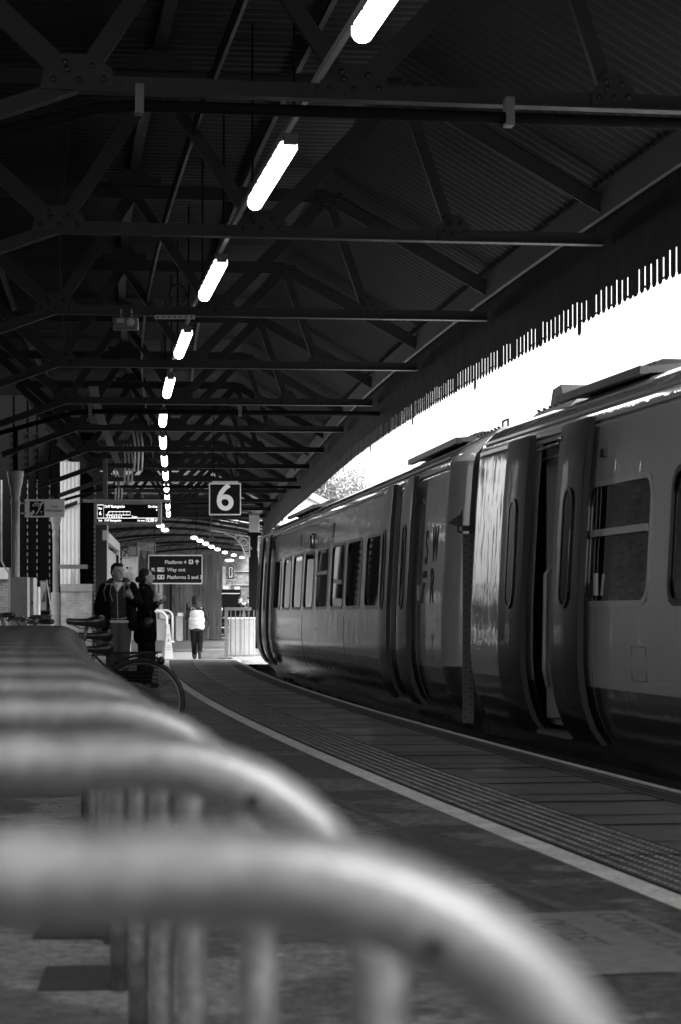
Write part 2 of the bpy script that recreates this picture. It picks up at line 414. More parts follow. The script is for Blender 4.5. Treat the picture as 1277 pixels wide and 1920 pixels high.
ORD = ['first', 'second', 'third', 'fourth', 'fifth', 'sixth', 'seventh', 'eighth', 'ninth', 'tenth', 'eleventh', 'twelfth', 'thirteenth', 'fourteenth', 'fifteenth', 'sixteenth', 'seventeenth', 'eighteenth', 'nineteenth', 'twentieth', 'twenty-first', 'twenty-second']

def ribbon(name, u0, u1, y0, y1, z, m, step=.5, side=None, zf=gz, nu=1, wig=0.0):
    mb = MB(); uv = []; N = max(2, int((y1 - y0) / step) + 1); us = [u0 + (u1 - u0) * i / nu for i in range(nu + 1)]
    s = 0; prev = None
    for i in range(N):
        y = y0 + (y1 - y0) * i / (N - 1); c = C(0, y)
        if prev is not None: s += (c - prev).length
        prev = c
        for u in us:
            p = C(u + wig * (math.sin(y * 1.7) + .6 * math.sin(y * 3.9 + 1)), y); mb.v.append((p.x, p.y, z + zf(y))); uv.append((u, s + y0))
    k = nu + 1
    for i in range(N - 1):
        for j in range(nu): mb.f.append((i * k + j, i * k + j + 1, (i + 1) * k + j + 1, (i + 1) * k + j)); mb.mi.append(0)
    if side is not None:
        b = len(mb.v)
        for i in range(N):
            y = y0 + (y1 - y0) * i / (N - 1); p = C(u1, y); mb.v.append((p.x, p.y, side)); uv.append((u1 + 1, y))
        for i in range(N - 1): mb.f.append((i * k + nu, b + i, b + i + 1, (i + 1) * k + nu)); mb.mi.append(0)
    mb.uv = uv
    return struct(mb.build(name, m))

# ================================================================ SETTING: ground
g = MB(); g.add([(-400, -60, -1.1), (400, -60, -1.1), (400, 1500, -1.1), (-400, 1500, -1.1)], [(0, 1, 2, 3)]); struct(g.build('ground', M['ballast']))
ribbon('platform', -16, 0, -9, 52, 0, M['asphalt'], 1.0, side=-1.1, nu=8)
ribbon('concourse', -22, -.3, 52, 60, 0, M['concrete'], .5, side=-1.1, nu=4)
ribbon('concourse', -26, 9, 60, 74, 0, M['asphalt'], .5, nu=4)
ribbon('concourse', -26, 9, 74, 190, 0, M['concrete'], 1.5, nu=4)
ribbon('track_bed', 0.02, 12, -12, 50.5, -1.085, M['trackbed'], 1.0, zf=lambda y: 0)
ribbon('ballast', 0.02, 5, 50.8, 59.9, -.10, M['ballast'], 1.0, zf=lambda y: 0)
ribbon('white_line', -1.64, -1.51, -2, 50.2, .004, M['line'])
ribbon('joint_groove', -1.505, -1.49, -2, 50.2, .004, M['groove'])
ribbon('tactile_paving', -1.49, -1.03, -2, 50.2, .005, M['tactile'], .4)
ribbon('joint_groove', -1.03, -1.018, -2, 50.2, .004, M['groove'])
ribbon('platform_slabs', -1.018, -.27, -2, 50.2, .004, M['slabs'], .4)
dm = MB(); jt = MB(); y = 4.0; i = 0
while y < 34:
    for k in range(7):
        p = C(-1.49 + .033 + k * .0657, y, .0055); n_ = 6 if y > 14 else 8
        ring0 = [(p.x + .0125 * math.cos(2 * math.pi * j / n_), p.y + .0125 * math.sin(2 * math.pi * j / n_), p.z) for j in range(n_)]; ring1 = [(p.x + .0095 * math.cos(2 * math.pi * j / n_), p.y + .0095 * math.sin(2 * math.pi * j / n_), p.z + .0055) for j in range(n_)]
        dm.add(ring0 + ring1, [(j, (j + 1) % n_, n_ + (j + 1) % n_, n_ + j) for j in range(n_)] + [tuple(range(n_, 2 * n_))])
    y += .0667
struct(dm.build('tactile_studs', M['stud'])); y = 3.3
while y < 50:
    wj = .022 + .0018 * y; a, b, c_, d_ = C(-1.018, y, .0075), C(-.27, y, .0075), C(-.27, y + wj, .0075), C(-1.018, y + wj, .0075); jt.add([a, b, c_, d_], [(0, 1, 2, 3)])
    if i % 2: a, b, c_, d_ = C(-1.49, y, .0095), C(-1.03, y, .0095), C(-1.03, y + wj * .6, .0095), C(-1.49, y + wj * .6, .0095); jt.add([a, b, c_, d_], [(0, 1, 2, 3)])
    y += 1.35; i += 1
struct(jt.build('slab_joints', M['groove']))
ribbon('joint_groove', -.27, -.255, -2, 51, .005, M['groove'])
ribbon('coping', -.255, -.055, -2, 51.2, .005, M['coping'], .4)
ribbon('joint_groove', -.205, -.195, -2, 51, .009, M['groove'])
ribbon('joint_groove', -.15, -.14, -2, 51, .009, M['groove'])
ribbon('platform_nosing', -.055, .012, -2, 51.2, .009, M['nosing'], .4, side=-.06)
ribbon('pale_cross_band', -1.75, -.02, 50.25, 50.95, .010, M['palepave'])
ribbon('pale_tactile_path', -2.35, -.75, 54, 68, .006, M['palepave'])
ribbon('trench_line', -2.10, -2.03, -2, 46, .004, M['joint'], wig=.03)
# asphalt patches under the stands
for (x0, y0, x1, y1) in ((-.84, 6.34, -.58, 6.82), (-.99, 7.35, -.66, 8.1)):
    q = MB(); q.add([(x0, y0, .004), (x1, y0 + .03, .004), (x1 - .05, y1, .004), (x0 - .03, y1 - .04, .004)], [(0, 1, 2, 3)]); struct(q.build('asphalt_patch', M['cover']))
# floor sign with worn lettering
fs = MB(); a = C(-1.84, 7.05, .005); b = C(-1.84, 8.36, .005); c_ = C(-2.75, 8.3, .005); d_ = C(-2.75, 7.0, .005)
fs.add([a, b, c_, d_], [(0, 1, 2, 3)]); fsg = fs.build('floor_sign', M['marking'])
tag(fsg, 'pale worn rectangle with faded lettering painted on the dark asphalt', 'floor sign')
ang = math.atan2(1, m_(7.7)) 
for body, u, y, sz in (('CONDITIONING', -1.99, 8.28, .13), ('OUTLET', -2.24, 8.18, .13), ('& TEST', -2.50, 8.1, .12)):
    p = C(u, y, .0062); mt = Matrix.Translation(p) @ Matrix.Rotation(ang + math.pi, 4, 'Z')
    text(body, sz * 1.25, mt, M['markletter'], fsg, extrude=0.0006, bold=.01)

for (x, y, label) in ((-.206, 7.0, 'small pale scrap of litter on the asphalt behind the stand legs'), (.52, 7.9, 'tiny pale scrap of litter beside the worn floor sign')):
    q = MB(); q.prism([(x - .02, y, .003), (x + .015, y - .02, .003), (x + .03, y + .01, .003), (x, y + .03, .003)], (0, 0, .004)); tag(q.build('litter', M['dirtywhite']), label, 'litter')
# track: two rails and sleepers under the train
for du in (.75, 2.19):
    r = MB(); path = [C(du, y, -.98) for y in range(-4, 50, 2)]
    for i in range(len(path) - 1): r.bar(path[i], path[i + 1], .07, .15)
    tag(struct(r.build('rail', M['wheel_steel'])))

# ================================================================ CANOPY
ZT, ZB = 6.2, 4.75
def corr(name, u0, z0, u1, z1, y0, y1, pitch=.076, amp=.010, m=None, step=.019):
    mb = MB(); N = int((y1 - y0) / step) + 1
    for i in range(N):
        y = y0 + i * step; a = C(u0, y); b = C(u1, y); h = amp * math.sin(2 * math.pi * y / pitch)
        mb.v += [(a.x, a.y, z0 + h), (b.x, b.y, z1 + h)]
        if i: k = 2 * i; mb.f.append((k - 2, k, k + 1, k - 1)); mb.mi.append(0)
    return struct(mb.build(name, m or M['roof'], smooth=True))
YR0 = -1.1
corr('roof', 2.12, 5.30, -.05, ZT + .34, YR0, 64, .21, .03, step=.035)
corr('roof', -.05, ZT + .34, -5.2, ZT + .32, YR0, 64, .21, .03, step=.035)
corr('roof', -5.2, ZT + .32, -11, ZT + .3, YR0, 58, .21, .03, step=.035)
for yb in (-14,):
    corr('roof', 2.12, 5.30, -.05, ZT + .34, yb, -3.2, .21, .03, step=.035); corr('roof', -.05, ZT + .34, -11, ZT + .32, yb, -3.2, .21, .03, step=.035)  # unseen roof added behind the camera; its gap shapes light on the stands
lw = MB()  # unseen wall added to keep sky light and reflections off the train windows
for i in range(0, 10):
    a = C(-10.6, 13 + i * 4, 0); b = C(-10.6, 17 + i * 4, 0); nn = Vector((-.3, 0, 0))
    lw.add([a, b, b + Vector((0, 0, 6.6)), a + Vector((0, 0, 6.6)), a + nn, b + nn, b + nn + Vector((0, 0, 6.6)), a + nn + Vector((0, 0, 6.6))], [(0, 1, 2, 3), (4, 7, 6, 5), (3, 2, 6, 7)])
lw = lw.build('unseen_light_wall', M['darkbrick']); tag(lw, 'long brick station building wall along the platform behind the iron columns', 'building')
corr('roof', 2.12, 5.30, -.05, ZT + .34, 64, 89, 1, 0, step=1)
corr('roof', -.05, ZT + .34, -5.2, ZT + .32, 64, 89, 1, 0, step=1)

def make_truss():
    t = thing('roof_truss', '', 'roof truss')
    JT = {'K': (-3.35, ZB), 'J': (-1.4, ZB), 'Q': (.5, ZB), 'Eb': (2.0, ZB), 'P': (-2.4, ZT), 'Rg': (0, ZT), 'L': (-4.95, ZT), 'Lb': (-4.85, ZB - .55), 'Ee': (2.02, 5.08)}
    def P(k, y=0.0): return (JT[k][0], y, JT[k][1])
    def ang(mb, a, b, wd, y0):                 # rolled angle: web and flange
        mb.bar((a[0], y0, a[2]), (b[0], y0, b[2]), .014, wd, up=(0, 0, 1))
    tie = MB()
    for (a, b) in (('Eb', 'K'), ('K', 'Lb')):
        A, B = Vector(P(a)), Vector(P(b)); tie.bar(A, B, .016, .12)
        tie.bar(A + Vector((0, 0, -.055)), B + Vector((0, 0, -.055)), .13, .014)
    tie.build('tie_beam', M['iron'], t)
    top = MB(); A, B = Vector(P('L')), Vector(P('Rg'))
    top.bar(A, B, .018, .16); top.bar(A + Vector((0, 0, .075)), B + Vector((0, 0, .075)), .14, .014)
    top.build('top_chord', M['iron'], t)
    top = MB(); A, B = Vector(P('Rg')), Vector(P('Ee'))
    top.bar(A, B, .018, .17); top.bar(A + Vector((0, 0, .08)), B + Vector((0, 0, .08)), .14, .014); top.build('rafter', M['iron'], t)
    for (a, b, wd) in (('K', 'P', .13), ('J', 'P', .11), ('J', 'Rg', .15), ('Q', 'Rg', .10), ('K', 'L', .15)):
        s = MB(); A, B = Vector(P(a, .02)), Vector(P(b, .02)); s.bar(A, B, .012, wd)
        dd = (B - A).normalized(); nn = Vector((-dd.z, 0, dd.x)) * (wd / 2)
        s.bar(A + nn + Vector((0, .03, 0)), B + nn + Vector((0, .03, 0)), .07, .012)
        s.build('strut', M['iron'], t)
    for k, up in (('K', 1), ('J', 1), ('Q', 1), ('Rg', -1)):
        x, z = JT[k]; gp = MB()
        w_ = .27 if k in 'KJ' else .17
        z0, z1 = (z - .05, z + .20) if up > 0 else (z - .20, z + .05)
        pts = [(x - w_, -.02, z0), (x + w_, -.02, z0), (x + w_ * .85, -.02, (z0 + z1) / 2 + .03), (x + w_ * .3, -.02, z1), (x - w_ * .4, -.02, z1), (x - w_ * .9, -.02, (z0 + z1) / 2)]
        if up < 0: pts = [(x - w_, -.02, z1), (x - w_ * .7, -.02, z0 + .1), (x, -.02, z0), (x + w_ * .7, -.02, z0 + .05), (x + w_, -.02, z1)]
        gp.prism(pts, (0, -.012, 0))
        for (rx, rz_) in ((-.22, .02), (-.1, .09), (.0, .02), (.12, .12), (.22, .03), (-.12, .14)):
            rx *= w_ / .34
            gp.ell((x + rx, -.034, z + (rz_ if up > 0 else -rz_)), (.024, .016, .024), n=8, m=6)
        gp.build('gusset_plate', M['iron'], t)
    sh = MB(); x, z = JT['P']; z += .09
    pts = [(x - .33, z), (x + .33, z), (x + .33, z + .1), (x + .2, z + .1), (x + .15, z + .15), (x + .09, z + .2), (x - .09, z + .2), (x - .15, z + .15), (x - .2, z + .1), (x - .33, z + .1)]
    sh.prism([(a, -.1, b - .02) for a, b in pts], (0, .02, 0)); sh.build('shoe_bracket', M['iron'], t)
    return t
TY = [16.55 + 5.93 * k for k in range(-1, 13)]
tr0 = make_truss()
for i, y in enumerate(TY):
    t = tr0 if i == 0 else copy_tree(tr0)
    t.location = C(0, y); t.rotation_euler.z = TH(y)
    tag(t, 'dark riveted roof truss spanning the platform, ' + (ORD[i - 1] + ' one visible counting away from the camera' if i else 'just above the top of the picture'), 'roof truss', 'roof trusses under the canopy')
# purlins along the canopy
def rail_along(name, u, z, y0, y1, wd, ht, m, label, cat, group=None, step=3.0, upd=(0, 0, 1)):
    mb = MB(); N = int((y1 - y0) / step); pts = [C(u, y0 + (y1 - y0) * i / N, z) for i in range(N + 1)]
    for i in range(N): mb.bar(pts[i], pts[i + 1], wd, ht)
    return tag(mb.build(name, m), label, cat, group)
rail_along('purlin', -2.05, 5.75, YR0, 88, .03, .16, M['iron'], 'dark longitudinal beam slung below the flat roof near the strip lights', 'roof beam')
rail_along('purlin', -2.4, 6.47, YR0, 88, .12, .05, M['iron'], 'flat longitudinal timber resting on the scalloped truss shoes', 'roof beam')
rail_along('purlin', -4.3, 6.42, YR0, 88, .05, .14, M['iron'], 'dark purlin above the columns on the wall side of the canopy', 'roof beam')
rail_along('purlin', -1.0, 6.44, YR0, 88, .05, .08, M['iron'], 'thin purlin under the flat part of the roof', 'roof beam')
rail_along('eaves_beam', 2.0, 5.12, YR0, 88, .05, .30, M['dkgrey'], 'deep eaves beam running along the track side of the canopy above the valance', 'eaves beam', step=1.5)
rail_along('light_trunking', -1.65, 4.86, 4, 88, .045, .05, M['grey'], 'narrow grey trunking carrying the near row of strip lights', 'trunking')
rail_along('cable_tray', -2.9, 4.98, 40, 87, .16, .03, M['iron'], 'dark perforated cable tray running under the trusses', 'cable tray')
rail_along('cable_conduit', -3.3, 5.3, 20, 87, .03, .03, M['iron_dk'], 'thin dark conduit running along the canopy beside the beam', 'conduit')
# strip lights
def make_lamp(L=2.62, wd=.135):
    t = thing('strip_light', '', 'strip light')
    h = MB(); h.box((0, 0, .055), (wd * .8, L, .05)); h.box((0, L / 2 + .05, .03), (wd * .5, .12, .05)); h.build('housing', M['dkgrey'], t)
    prof = [(-wd / 2, .03), (-wd / 2, -.02), (-wd * .36, -.055), (-wd * .15, -.07), (wd * .15, -.07), (wd * .36, -.055), (wd / 2, -.02), (wd / 2, .03)]
    df = MB(); ys = [-L / 2, -L / 2 + .03, -L / 2 + .07, L / 2 - .07, L / 2 - .03, L / 2]; sc = [.55, .85, 1, 1, .85, .55]; n = len(prof)
    for y, s in zip(ys, sc):
        for x, z in prof: df.v.append((x * s, y, .03 + (z - .03) * s))
    for i in range(len(ys) - 1):
        for k in range(n): df.f.append((i * n + k, i * n + (k + 1) % n, (i + 1) * n + (k + 1) % n, (i + 1) * n + k)); df.mi.append(0)
    df.f.append(tuple(range(n))); df.f.append(tuple((len(ys) - 1) * n + k for k in range(n))[::-1]); df.mi += [0, 0]
    df.build('diffuser', M['lamp'], t, smooth=True)
    for s in (-1, 1): ec = MB(); ec.box((0, s * (L / 2 + .03), .035), (wd * .8, .06, .09)); ec.build('end_cap', M['dkgrey'], t, bevel=.01)
    for k in range(7):
        for s in (-1, 1): ec = MB(); ec.box((s * (wd / 2 + .004), -L / 2 + L * (k + .5) / 7, .015), (.012, .05, .04)); ec.build('clip', M['steel'], t)
    b = MB(); b.box((0, L / 2 - .3, .12), (.03, .04, .10)); b.box((0, -L / 2 + .3, .12), (.03, .04, .10)); b.build('bracket', M['dkgrey'], t)
    return t
lamp0 = make_lamp()
k = 0
for i in range(-1, 12):
    y = 17.93 + 5.97 * i + 1.5
    L_ = lamp0 if k == 0 else copy_tree(lamp0)
    L_.location = C(-1.65, y, 4.70); L_.rotation_euler.z = TH(y); k += 1
    tag(L_, 'lit strip light under the trusses, ' + ORD[k - 1] + ' of the near row counting away from the camera', 'strip light', 'strip lights under the near canopy')
# hanger rods for the trunking
def make_rod(z0, z1):
    r = MB(); r.tube([(0, 0, z0), (0, 0, z1)], .010, 6); return r
hr = make_rod(4.88, ZT + .1).build('hanger_rod', M['iron_dk'])
k = 0
for i in range(0, 11):
    for dy in (.6, 3.4):
        o = hr if k == 0 else hr.copy()
        if k: col.objects.link(o)
        o.location = C(-1.65 + (.0 if dy < 1 else -.02), 17.3 + 5.97 * i + dy); k += 1
        tag(o, 'thin dark rod hanging the light trunking from the roof', 'hanger rod', 'thin rods holding up the light trunking')
# transverse pipes under some trusses
k = 0
for y in (16.2, 40.0, 63.7):
    p = MB(); a = TH(y)
    def cp(u, z, y=y, a=a):
        q = C(0, y); return (q.x + u * math.cos(a), q.y + u * math.sin(a), z)
    p.tube([cp(2.1, 4.53), cp(-3.0, 4.53), cp(-3.25, 4.50), cp(-4.9, 4.03)], .042, 10)
    o = p.build('drain_pipe', M['iron_dk'], smooth=True)
    for u in (-2.95, -.35): st = MB(); q = cp(u, 4.57); st.box(q, (.06, .11, .2), a); st.build('pipe_strap', M['dkgrey'], o)
    tag(o, 'dark round pipe strapped under a truss, ' + ORD[k] + ' counting away from the camera', 'pipe', 'pipes crossing the canopy'); k += 1
# valance: boards with gaps near the bottom
def valance(y0, y1):
    mb = MB(); s = y0; pitch = .205
    i = 0
    while s < y1:
        bw = pitch - random.choice((.006, .045, .045, .05, .05, .05, .055, .055)); zt = 5.16; zb = 4.05 + random.uniform(-.006, .006) ; zm = 4.30 + random.uniform(-.02, .02)
        if int(s / 5.93) != int((s + pitch) / 5.93): zb -= .10
        a = C(2.08, s); b = C(2.08, s + bw); b2 = C(2.08, s + pitch); t = Vector((math.cos(TH(s)), math.sin(TH(s)), 0)) * .006
        m1, m2 = a.lerp(b, .25), a.lerp(b, .75)
        def P(p, z): return (p.x, p.y, z)
        mb.prism([P(a, zm), P(a, zb + .045), P(m1, zb + .008), P(m2, zb + .008), P(b, zb + .045), P(b, zm)], t)
        mb.prism([P(a, zt), P(a, zm), P(b2, zm), P(b2, zt)], t)
        if i % 3 == 0: mb.prism([P(a, zm - .18), P(a, zm - .2), P(b2, zm - .2), P(b2, zm - .18)], t * 1.4)
        s += pitch; i += 1
    return mb
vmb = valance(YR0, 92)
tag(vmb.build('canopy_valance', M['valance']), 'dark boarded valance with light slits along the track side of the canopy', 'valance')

# columns with brackets on the wall side
def column(y, label, base):
    p = C(-4.7, y); t = thing('canopy_column', label, 'column', (p.x, p.y, gz(y)), TH(y), 'iron columns on the wall side')
    r = .085
    s = MB(); s.lathe([(r * 1.15, .1), (r, .3), (r, 3.25), (r * 1.15, 3.3), (r * 1.15, 3.36), (r, 3.4), (r, 3.46)], n=20); s.build('shaft', M['iron_lt'], t, smooth='auto')
    c = MB(); c.lathe([(r, 3.44), (r * 1.2, 3.5), (r * 1.3, 3.6), (r * 1.5, 3.68), (r * 1.7, 3.72), (r * 1.85, 3.84), (r * 2.0, 3.9), (r * 2.0, 3.98)], n=20); c.build('capital', M['iron_lt'], t, smooth='auto')
    b = MB()
    b.lathe([(base, -.02), (base, 1.72), (base * .9, 1.74)], n=20)
    b.build('column_casing', M['iron_lt'], t, smooth='auto')
    d = MB(); d.bar((0, 0, 3.98), (0, 0, 4.9), .1, .1); d.build('post', M['iron_dk'], t)
    return t
column(48.0, 'pale round iron column carrying the hearing loop sign', .12)
column(64.0, 'pale round iron column beside the propped broom and the white panel', .14)
for y in (32.0, 80.0): column(y, 'pale round iron column hidden among the canopy ironwork at ' + ('the wall side' if y < 40 else 'the far end of the wall'), .12) if y > 70 else None

# ================================================================ TRAIN
PROF = [(-.15, .42), (-.04, .30), (.08, .185), (.2, .10), (.35, .045), (.53, .012), (.7, 0.0), (1.1, .003), (2.0, .05), (2.42, .085), (2.50, .10), (2.56, .12), (2.64, .20), (2.74, .38), (2.84, .70), (2.90, 1.1), (2.92, 1.40)]
def off(z):
    for (z0, o0), (z1, o1) in zip(PROF, PROF[1:]):
        if z <= z1: return o0 + (o1 - o0) * max(0, (z - z0)) / (z1 - z0)
    return 1.4
def rrect(y0, y1, z0, z1, r, n=5):
    pts = []
    for cy, cz, a0 in ((y1 - r, z1 - r, 0), (y0 + r, z1 - r, 90), (y0 + r, z0 + r, 180), (y1 - r, z0 + r, 270)):
        for k in range(n + 1):
            a = R(a0 + 90 * k / n); pts.append((cy + r * math.cos(a), cz + r * math.sin(a)))
    return pts
def ring(mb, outer, inner, proud, mi=0, thick=.012):
    n = len(outer)
    A = [(off(z) - proud, y, z) for y, z in outer]; B = [(off(z) - proud, y, z) for y, z in inner]
    Cc = [(off(z) - proud + thick, y, z) for y, z in inner]; D = [(off(z) - proud + thick, y, z) for y, z in outer]
    mb.add(A + B + Cc + D, [(i, (i + 1) % n, n + (i + 1) % n, n + i) for i in range(n)] + [(n + i, n + (i + 1) % n, 2 * n + (i + 1) % n, 2 * n + i) for i in range(n)] + [((i + 1) % n, i, 3 * n + i, 3 * n + (i + 1) % n) for i in range(n)], mi)
def car(x0, d0, slope, wins, doors, y_lo, y_hi, label, hops=()):
    """local Y runs along the car away from the camera; local X runs inward from the platform side"""
    t = thing('train_car', label, 'train carriage', (x0, d0, 0), math.atan(-slope), 'carriages of the train')
    LY = lambda d: (d - d0) * math.sqrt(1 + slope * slope)
    W = [(LY(a), LY(b), 1.12, 1.97) for a, b in wins]
    Dr = [(LY(a), LY(b), .12, 2.40) for a, b in doors]
    body = MB()
    ys = sorted({y_lo + .3, y_hi - .3} | {v for q in W + Dr for v in q[:2]} | {y_lo + .3 + 1.0 * i for i in range(int(y_hi - y_lo - .6))})
    zs = sorted({z for z, o in PROF if z <= 2.42} | {1.12, 1.97, .12, 2.40, .50, .506})
    idx = {}
    for i, y in enumerate(ys):
        for j, z in enumerate(zs): idx[i, j] = len(body.v); body.v.append((off(z), y, z))
    for i in range(len(ys) - 1):
        for j in range(len(zs) - 1):
            yc, zc = (ys[i] + ys[i + 1]) / 2, (zs[j] + zs[j + 1]) / 2
            if any(a < yc < b and c < zc < e for a, b, c, e in W + Dr): continue
            body.f.append((idx[i, j], idx[i, j + 1], idx[i + 1, j + 1], idx[i + 1, j])); body.mi.append(0 if zc > .503 else 1)
    up = [(z, o) for z, o in PROF if z >= 2.42]
    loop = [(o, z) for z, o in up] + [(2.8 - o, z) for z, o in reversed(PROF[:-1])]
    n = len(loop)
    b = len(body.v)
    for y in (y_lo + .3, y_hi - .3): body.v += [(x, y, z) for x, z in loop]
    for k in range(n - 1):
        body.f.append((b + k, b + k + 1, b + n + k + 1, b + n + k)); zc = (loop[k][1] + loop[k + 1][1]) / 2
        body.mi.append(2 if zc > 2.5 else 0)
    full = [(o, z) for z, o in PROF if z < 2.42] + loop; n = len(full)
    for s, ye in ((1, y_hi), (-1, y_lo)):
        b = len(body.v); rows = [(.3, 0), (.22, .008), (.13, .035), (.06, .08), (.015, .14), (0, .19)]
        for dy, ins in rows:
            for x, z in full:
                q = (x - 1.4) / 1.4; body.v.append((x - q * ins, ye - s * dy, min(z, 2.92 - ins * .5 * (1 - abs(q)) if z > 2.5 else z)))
        for r_ in range(len(rows) - 1):
            for k in range(n - 1):
                f_ = (b + r_ * n + k, b + r_ * n + k + 1, b + (r_ + 1) * n + k + 1, b + (r_ + 1) * n + k)
                body.f.append(f_ if s > 0 else f_[::-1]); zc = (full[k][1] + full[k + 1][1]) / 2
                body.mi.append(2 if zc > 2.5 else (0 if zc > .503 else 1))
        body.f.append(tuple(b + (len(rows) - 1) * n + k for k in range(n))); body.mi.append(1)
    bo = body.build('body', [M['tbody'], M['tlow'], M['troof']], t, smooth='auto')
    for p in bo.data.polygons: p.use_smooth = len(p.vertices) == 4
    try: bo.data.set_sharp_from_angle(angle=R(25))
    except Exception: pass
    gt = MB(); gt.bar((.085, y_lo + .35, 2.462), (.085, y_hi - .35, 2.462), .03, .03); gt.bar((.10, y_lo + .35, 2.55), (.10, y_hi - .35, 2.55), .02, .02); gt.build('gutter', M['tframe'], t)
    # interior
    it = MB(); L = y_hi - y_lo - .8; yc = (y_lo + y_hi) / 2
    it.box((1.4, yc, .17), (2.4, L, .04)); it.box((1.42, yc, 2.44), (2.2, L, .03)); it.box((2.6, yc, 1.3), (.03, L, 2.2))
    it.build('cabin_lining', M['interior'], t)
    for a, b_, c, e in Dr:
        for yy in (a - .12, b_ + .12):
            pt = MB(); pt.box((.62, yy, 1.3), (.95, .035, 2.2)); pt.box((2.15, yy, 1.3), (.9, .035, 2.2)); pt.build('vestibule_screen', M['grey_panel'], t)
        h = MB(); h.tube([(off(1.0) + .10, b_ - .10, .45), (off(1.0) + .07, b_ - .10, .6), (off(1.3) + .07, b_ - .10, 1.35), (off(1.4) + .12, b_ - .10, 1.42)], .022, 8); h.build('grab_rail', M['midgrey'], t, smooth=True)
        dp = MB(); dp.box((.1 + off(.12) - .12, (a + b_) / 2, .10), (.2, b_ - a, .03)); dp.build('door_step', M['dkgrey'], t)
    for a, b_, c, e in W:
        st = MB()
        for yy in (a + .35, b_ - .25):
            st.box((.62, yy, 1.0), (.85, .12, .95)); st.box((.62, yy + .22, .62), (.85, .42, .14)); st.ell((.42, yy, 1.5), (.15, .05, .1), n=8, m=6); st.ell((.85, yy, 1.5), (.15, .05, .1), n=8, m=6)
        st.build('seat', M['seat'], t)
    # windows
    for i, (a, b_, c, e) in enumerate(W):
        f_ = MB(); ring(f_, rrect(a - .03, b_ + .03, c - .03, e + .03, .16), rrect(a + .012, b_ - .012, c + .012, e - .012, .13), .006)
        fr = f_.build('window', M['tframe'] if i in hops else M['tdoor'], t)
        gl = MB(); pts = rrect(a + .0, b_ - .0, c + .0, e - .0, .1); gl.add([(off(z) + .012, y, z) for y, z in pts], [tuple(range(len(pts)))]); gl.build('pane', M['glass'], fr)
        if i in hops:
            tb = MB(); tb.bar((off(1.62) - .012, a + .02, 1.62), (off(1.62) - .012, b_ - .02, 1.62), .03, .05); tb.build('transom', M['tframe'], fr)
            cu = MB()
            for k in range(14):
                yy = a + .45 + k * .05; cu.tube([(.18, yy, 1.15), (.18, yy, 1.95)], .022, 6)
            cu.build('grey_panel', M['grey_panel'], fr)  # upright tubes stand in for the striped wall reflection in this pane
    # doors: two leaves standing proud each side of every opening
    for a, b_, c, e in Dr:
        for s, y0, y1 in ((-1, a - .80, a - .02), (1, b_ + .02, b_ + .80)):
            lf = MB(); zz = [.08, .14, .2, .28, .36, .45, .55, .7, 1.1, 1.5, 2.0, 2.3, 2.44, 2.47]; PR = .105
            ins = lambda z: .0 if .1 < z < 2.45 else .03
            rows = []
            for z in zz: rows.append([(off(z) - PR + .003, y0, z), (off(z) - PR, y0 + .03, z), (off(z) - PR, y1 - .03, z), (off(z) - PR + .003, y1, z), (off(z) - PR + .05, y1, z), (off(z) - PR + .05, y0, z)])
            b0 = len(lf.v); k = 6
            for r_ in rows: lf.v += r_
            for i in range(len(zz) - 1):
                for j in range(k): lf.f.append((b0 + i * k + j, b0 + i * k + (j + 1) % k, b0 + (i + 1) * k + (j + 1) % k, b0 + (i + 1) * k + j)); lf.mi.append(1 if j in (3, 5) and ((j == 3) == (s < 0) or True) else 0)
            lf.f.append(tuple(range(b0, b0 + k))); lf.mi.append(1); lf.f.append(tuple(b0 + (len(zz) - 1) * k + j for j in range(k))[::-1]); lf.mi.append(1)
            door = lf.build('door', [M['tdoor'], M['rubber']], t, smooth='auto')
            cy = (y0 + y1) / 2
            f_ = MB(); ring(f_, rrect(cy - .135, cy + .135, 1.08, 1.98, .13, 8), rrect(cy - .112, cy + .112, 1.105, 1.955, .11, 8), PR + .012); f_.build('window_frame', M['tdoor'], door)
            gl = MB(); pts = rrect(cy - .115, cy + .115, 1.10, 1.96, .112, 8); gl.add([(off(z) - PR - .006, y, z) for y, z in pts], [tuple(range(len(pts)))]); gl.build('pane', M['glass_dk'], door)
        ar = MB(); ar.tube([(-.02, a - .05, 2.36), (.06, a + .15, 2.36), (.06, b_ + .05, 2.355)], .014, 8); ar.tube([(.0, a - .04, 2.28), (.1, a + .3, 2.27), (.1, b_ + .1, 2.27)], .02, 8)
        ar.ell((.03, a + .12, 2.37), (.04, .06, .03), n=8, m=6); ar.build('door_arm', M['steel'], t, smooth=True)
    ys_ = [a - .83 for a, b_, c, e in Dr] + [b_ + .83 for a, b_, c, e in Dr] + [b_ + .2 for a, b_, c, e in W[::3]]
    for yy in ys_:
        sm_ = MB(); zz = [.1, .2, .35, .53, .7, 1.0] + ([1.1, 2.0] if yy not in ys_[-3:] else []) 
        for z0, z1 in zip(zz, zz[1:]): sm_.bar((off(z0) - .0015, yy, z0), (off(z1) - .0015, yy, z1), .006, .004, up=(0, 1, 0))
        sm_.build('panel_seam', M['black'], t)
    for a, b_, c, e in Dr:
        bt = MB(); bt.box((off(1.25) - .008, a - .93, 1.25), (.02, .07, .16)); bt.build('door_button_plate', M['grey'], t, bevel=.004)
        bt = MB(); bt.box((off(2.2) - .01, a - .95, 2.2), (.03, .12, .06)); bt.build('marker_light', M['black'], t, bevel=.004)
    for yy, w__ in ((y_lo + 1.1, .5), (y_hi - 5.5, .35), (yc, .4)):
        hp = MB(); ring(hp, rrect(yy - w__ / 2, yy + w__ / 2, .58, .82, .02, 2), rrect(yy - w__ / 2 + .006, yy + w__ / 2 - .006, .586, .814, .018, 2), .003); hp.build('hatch_outline', M['black'], t)
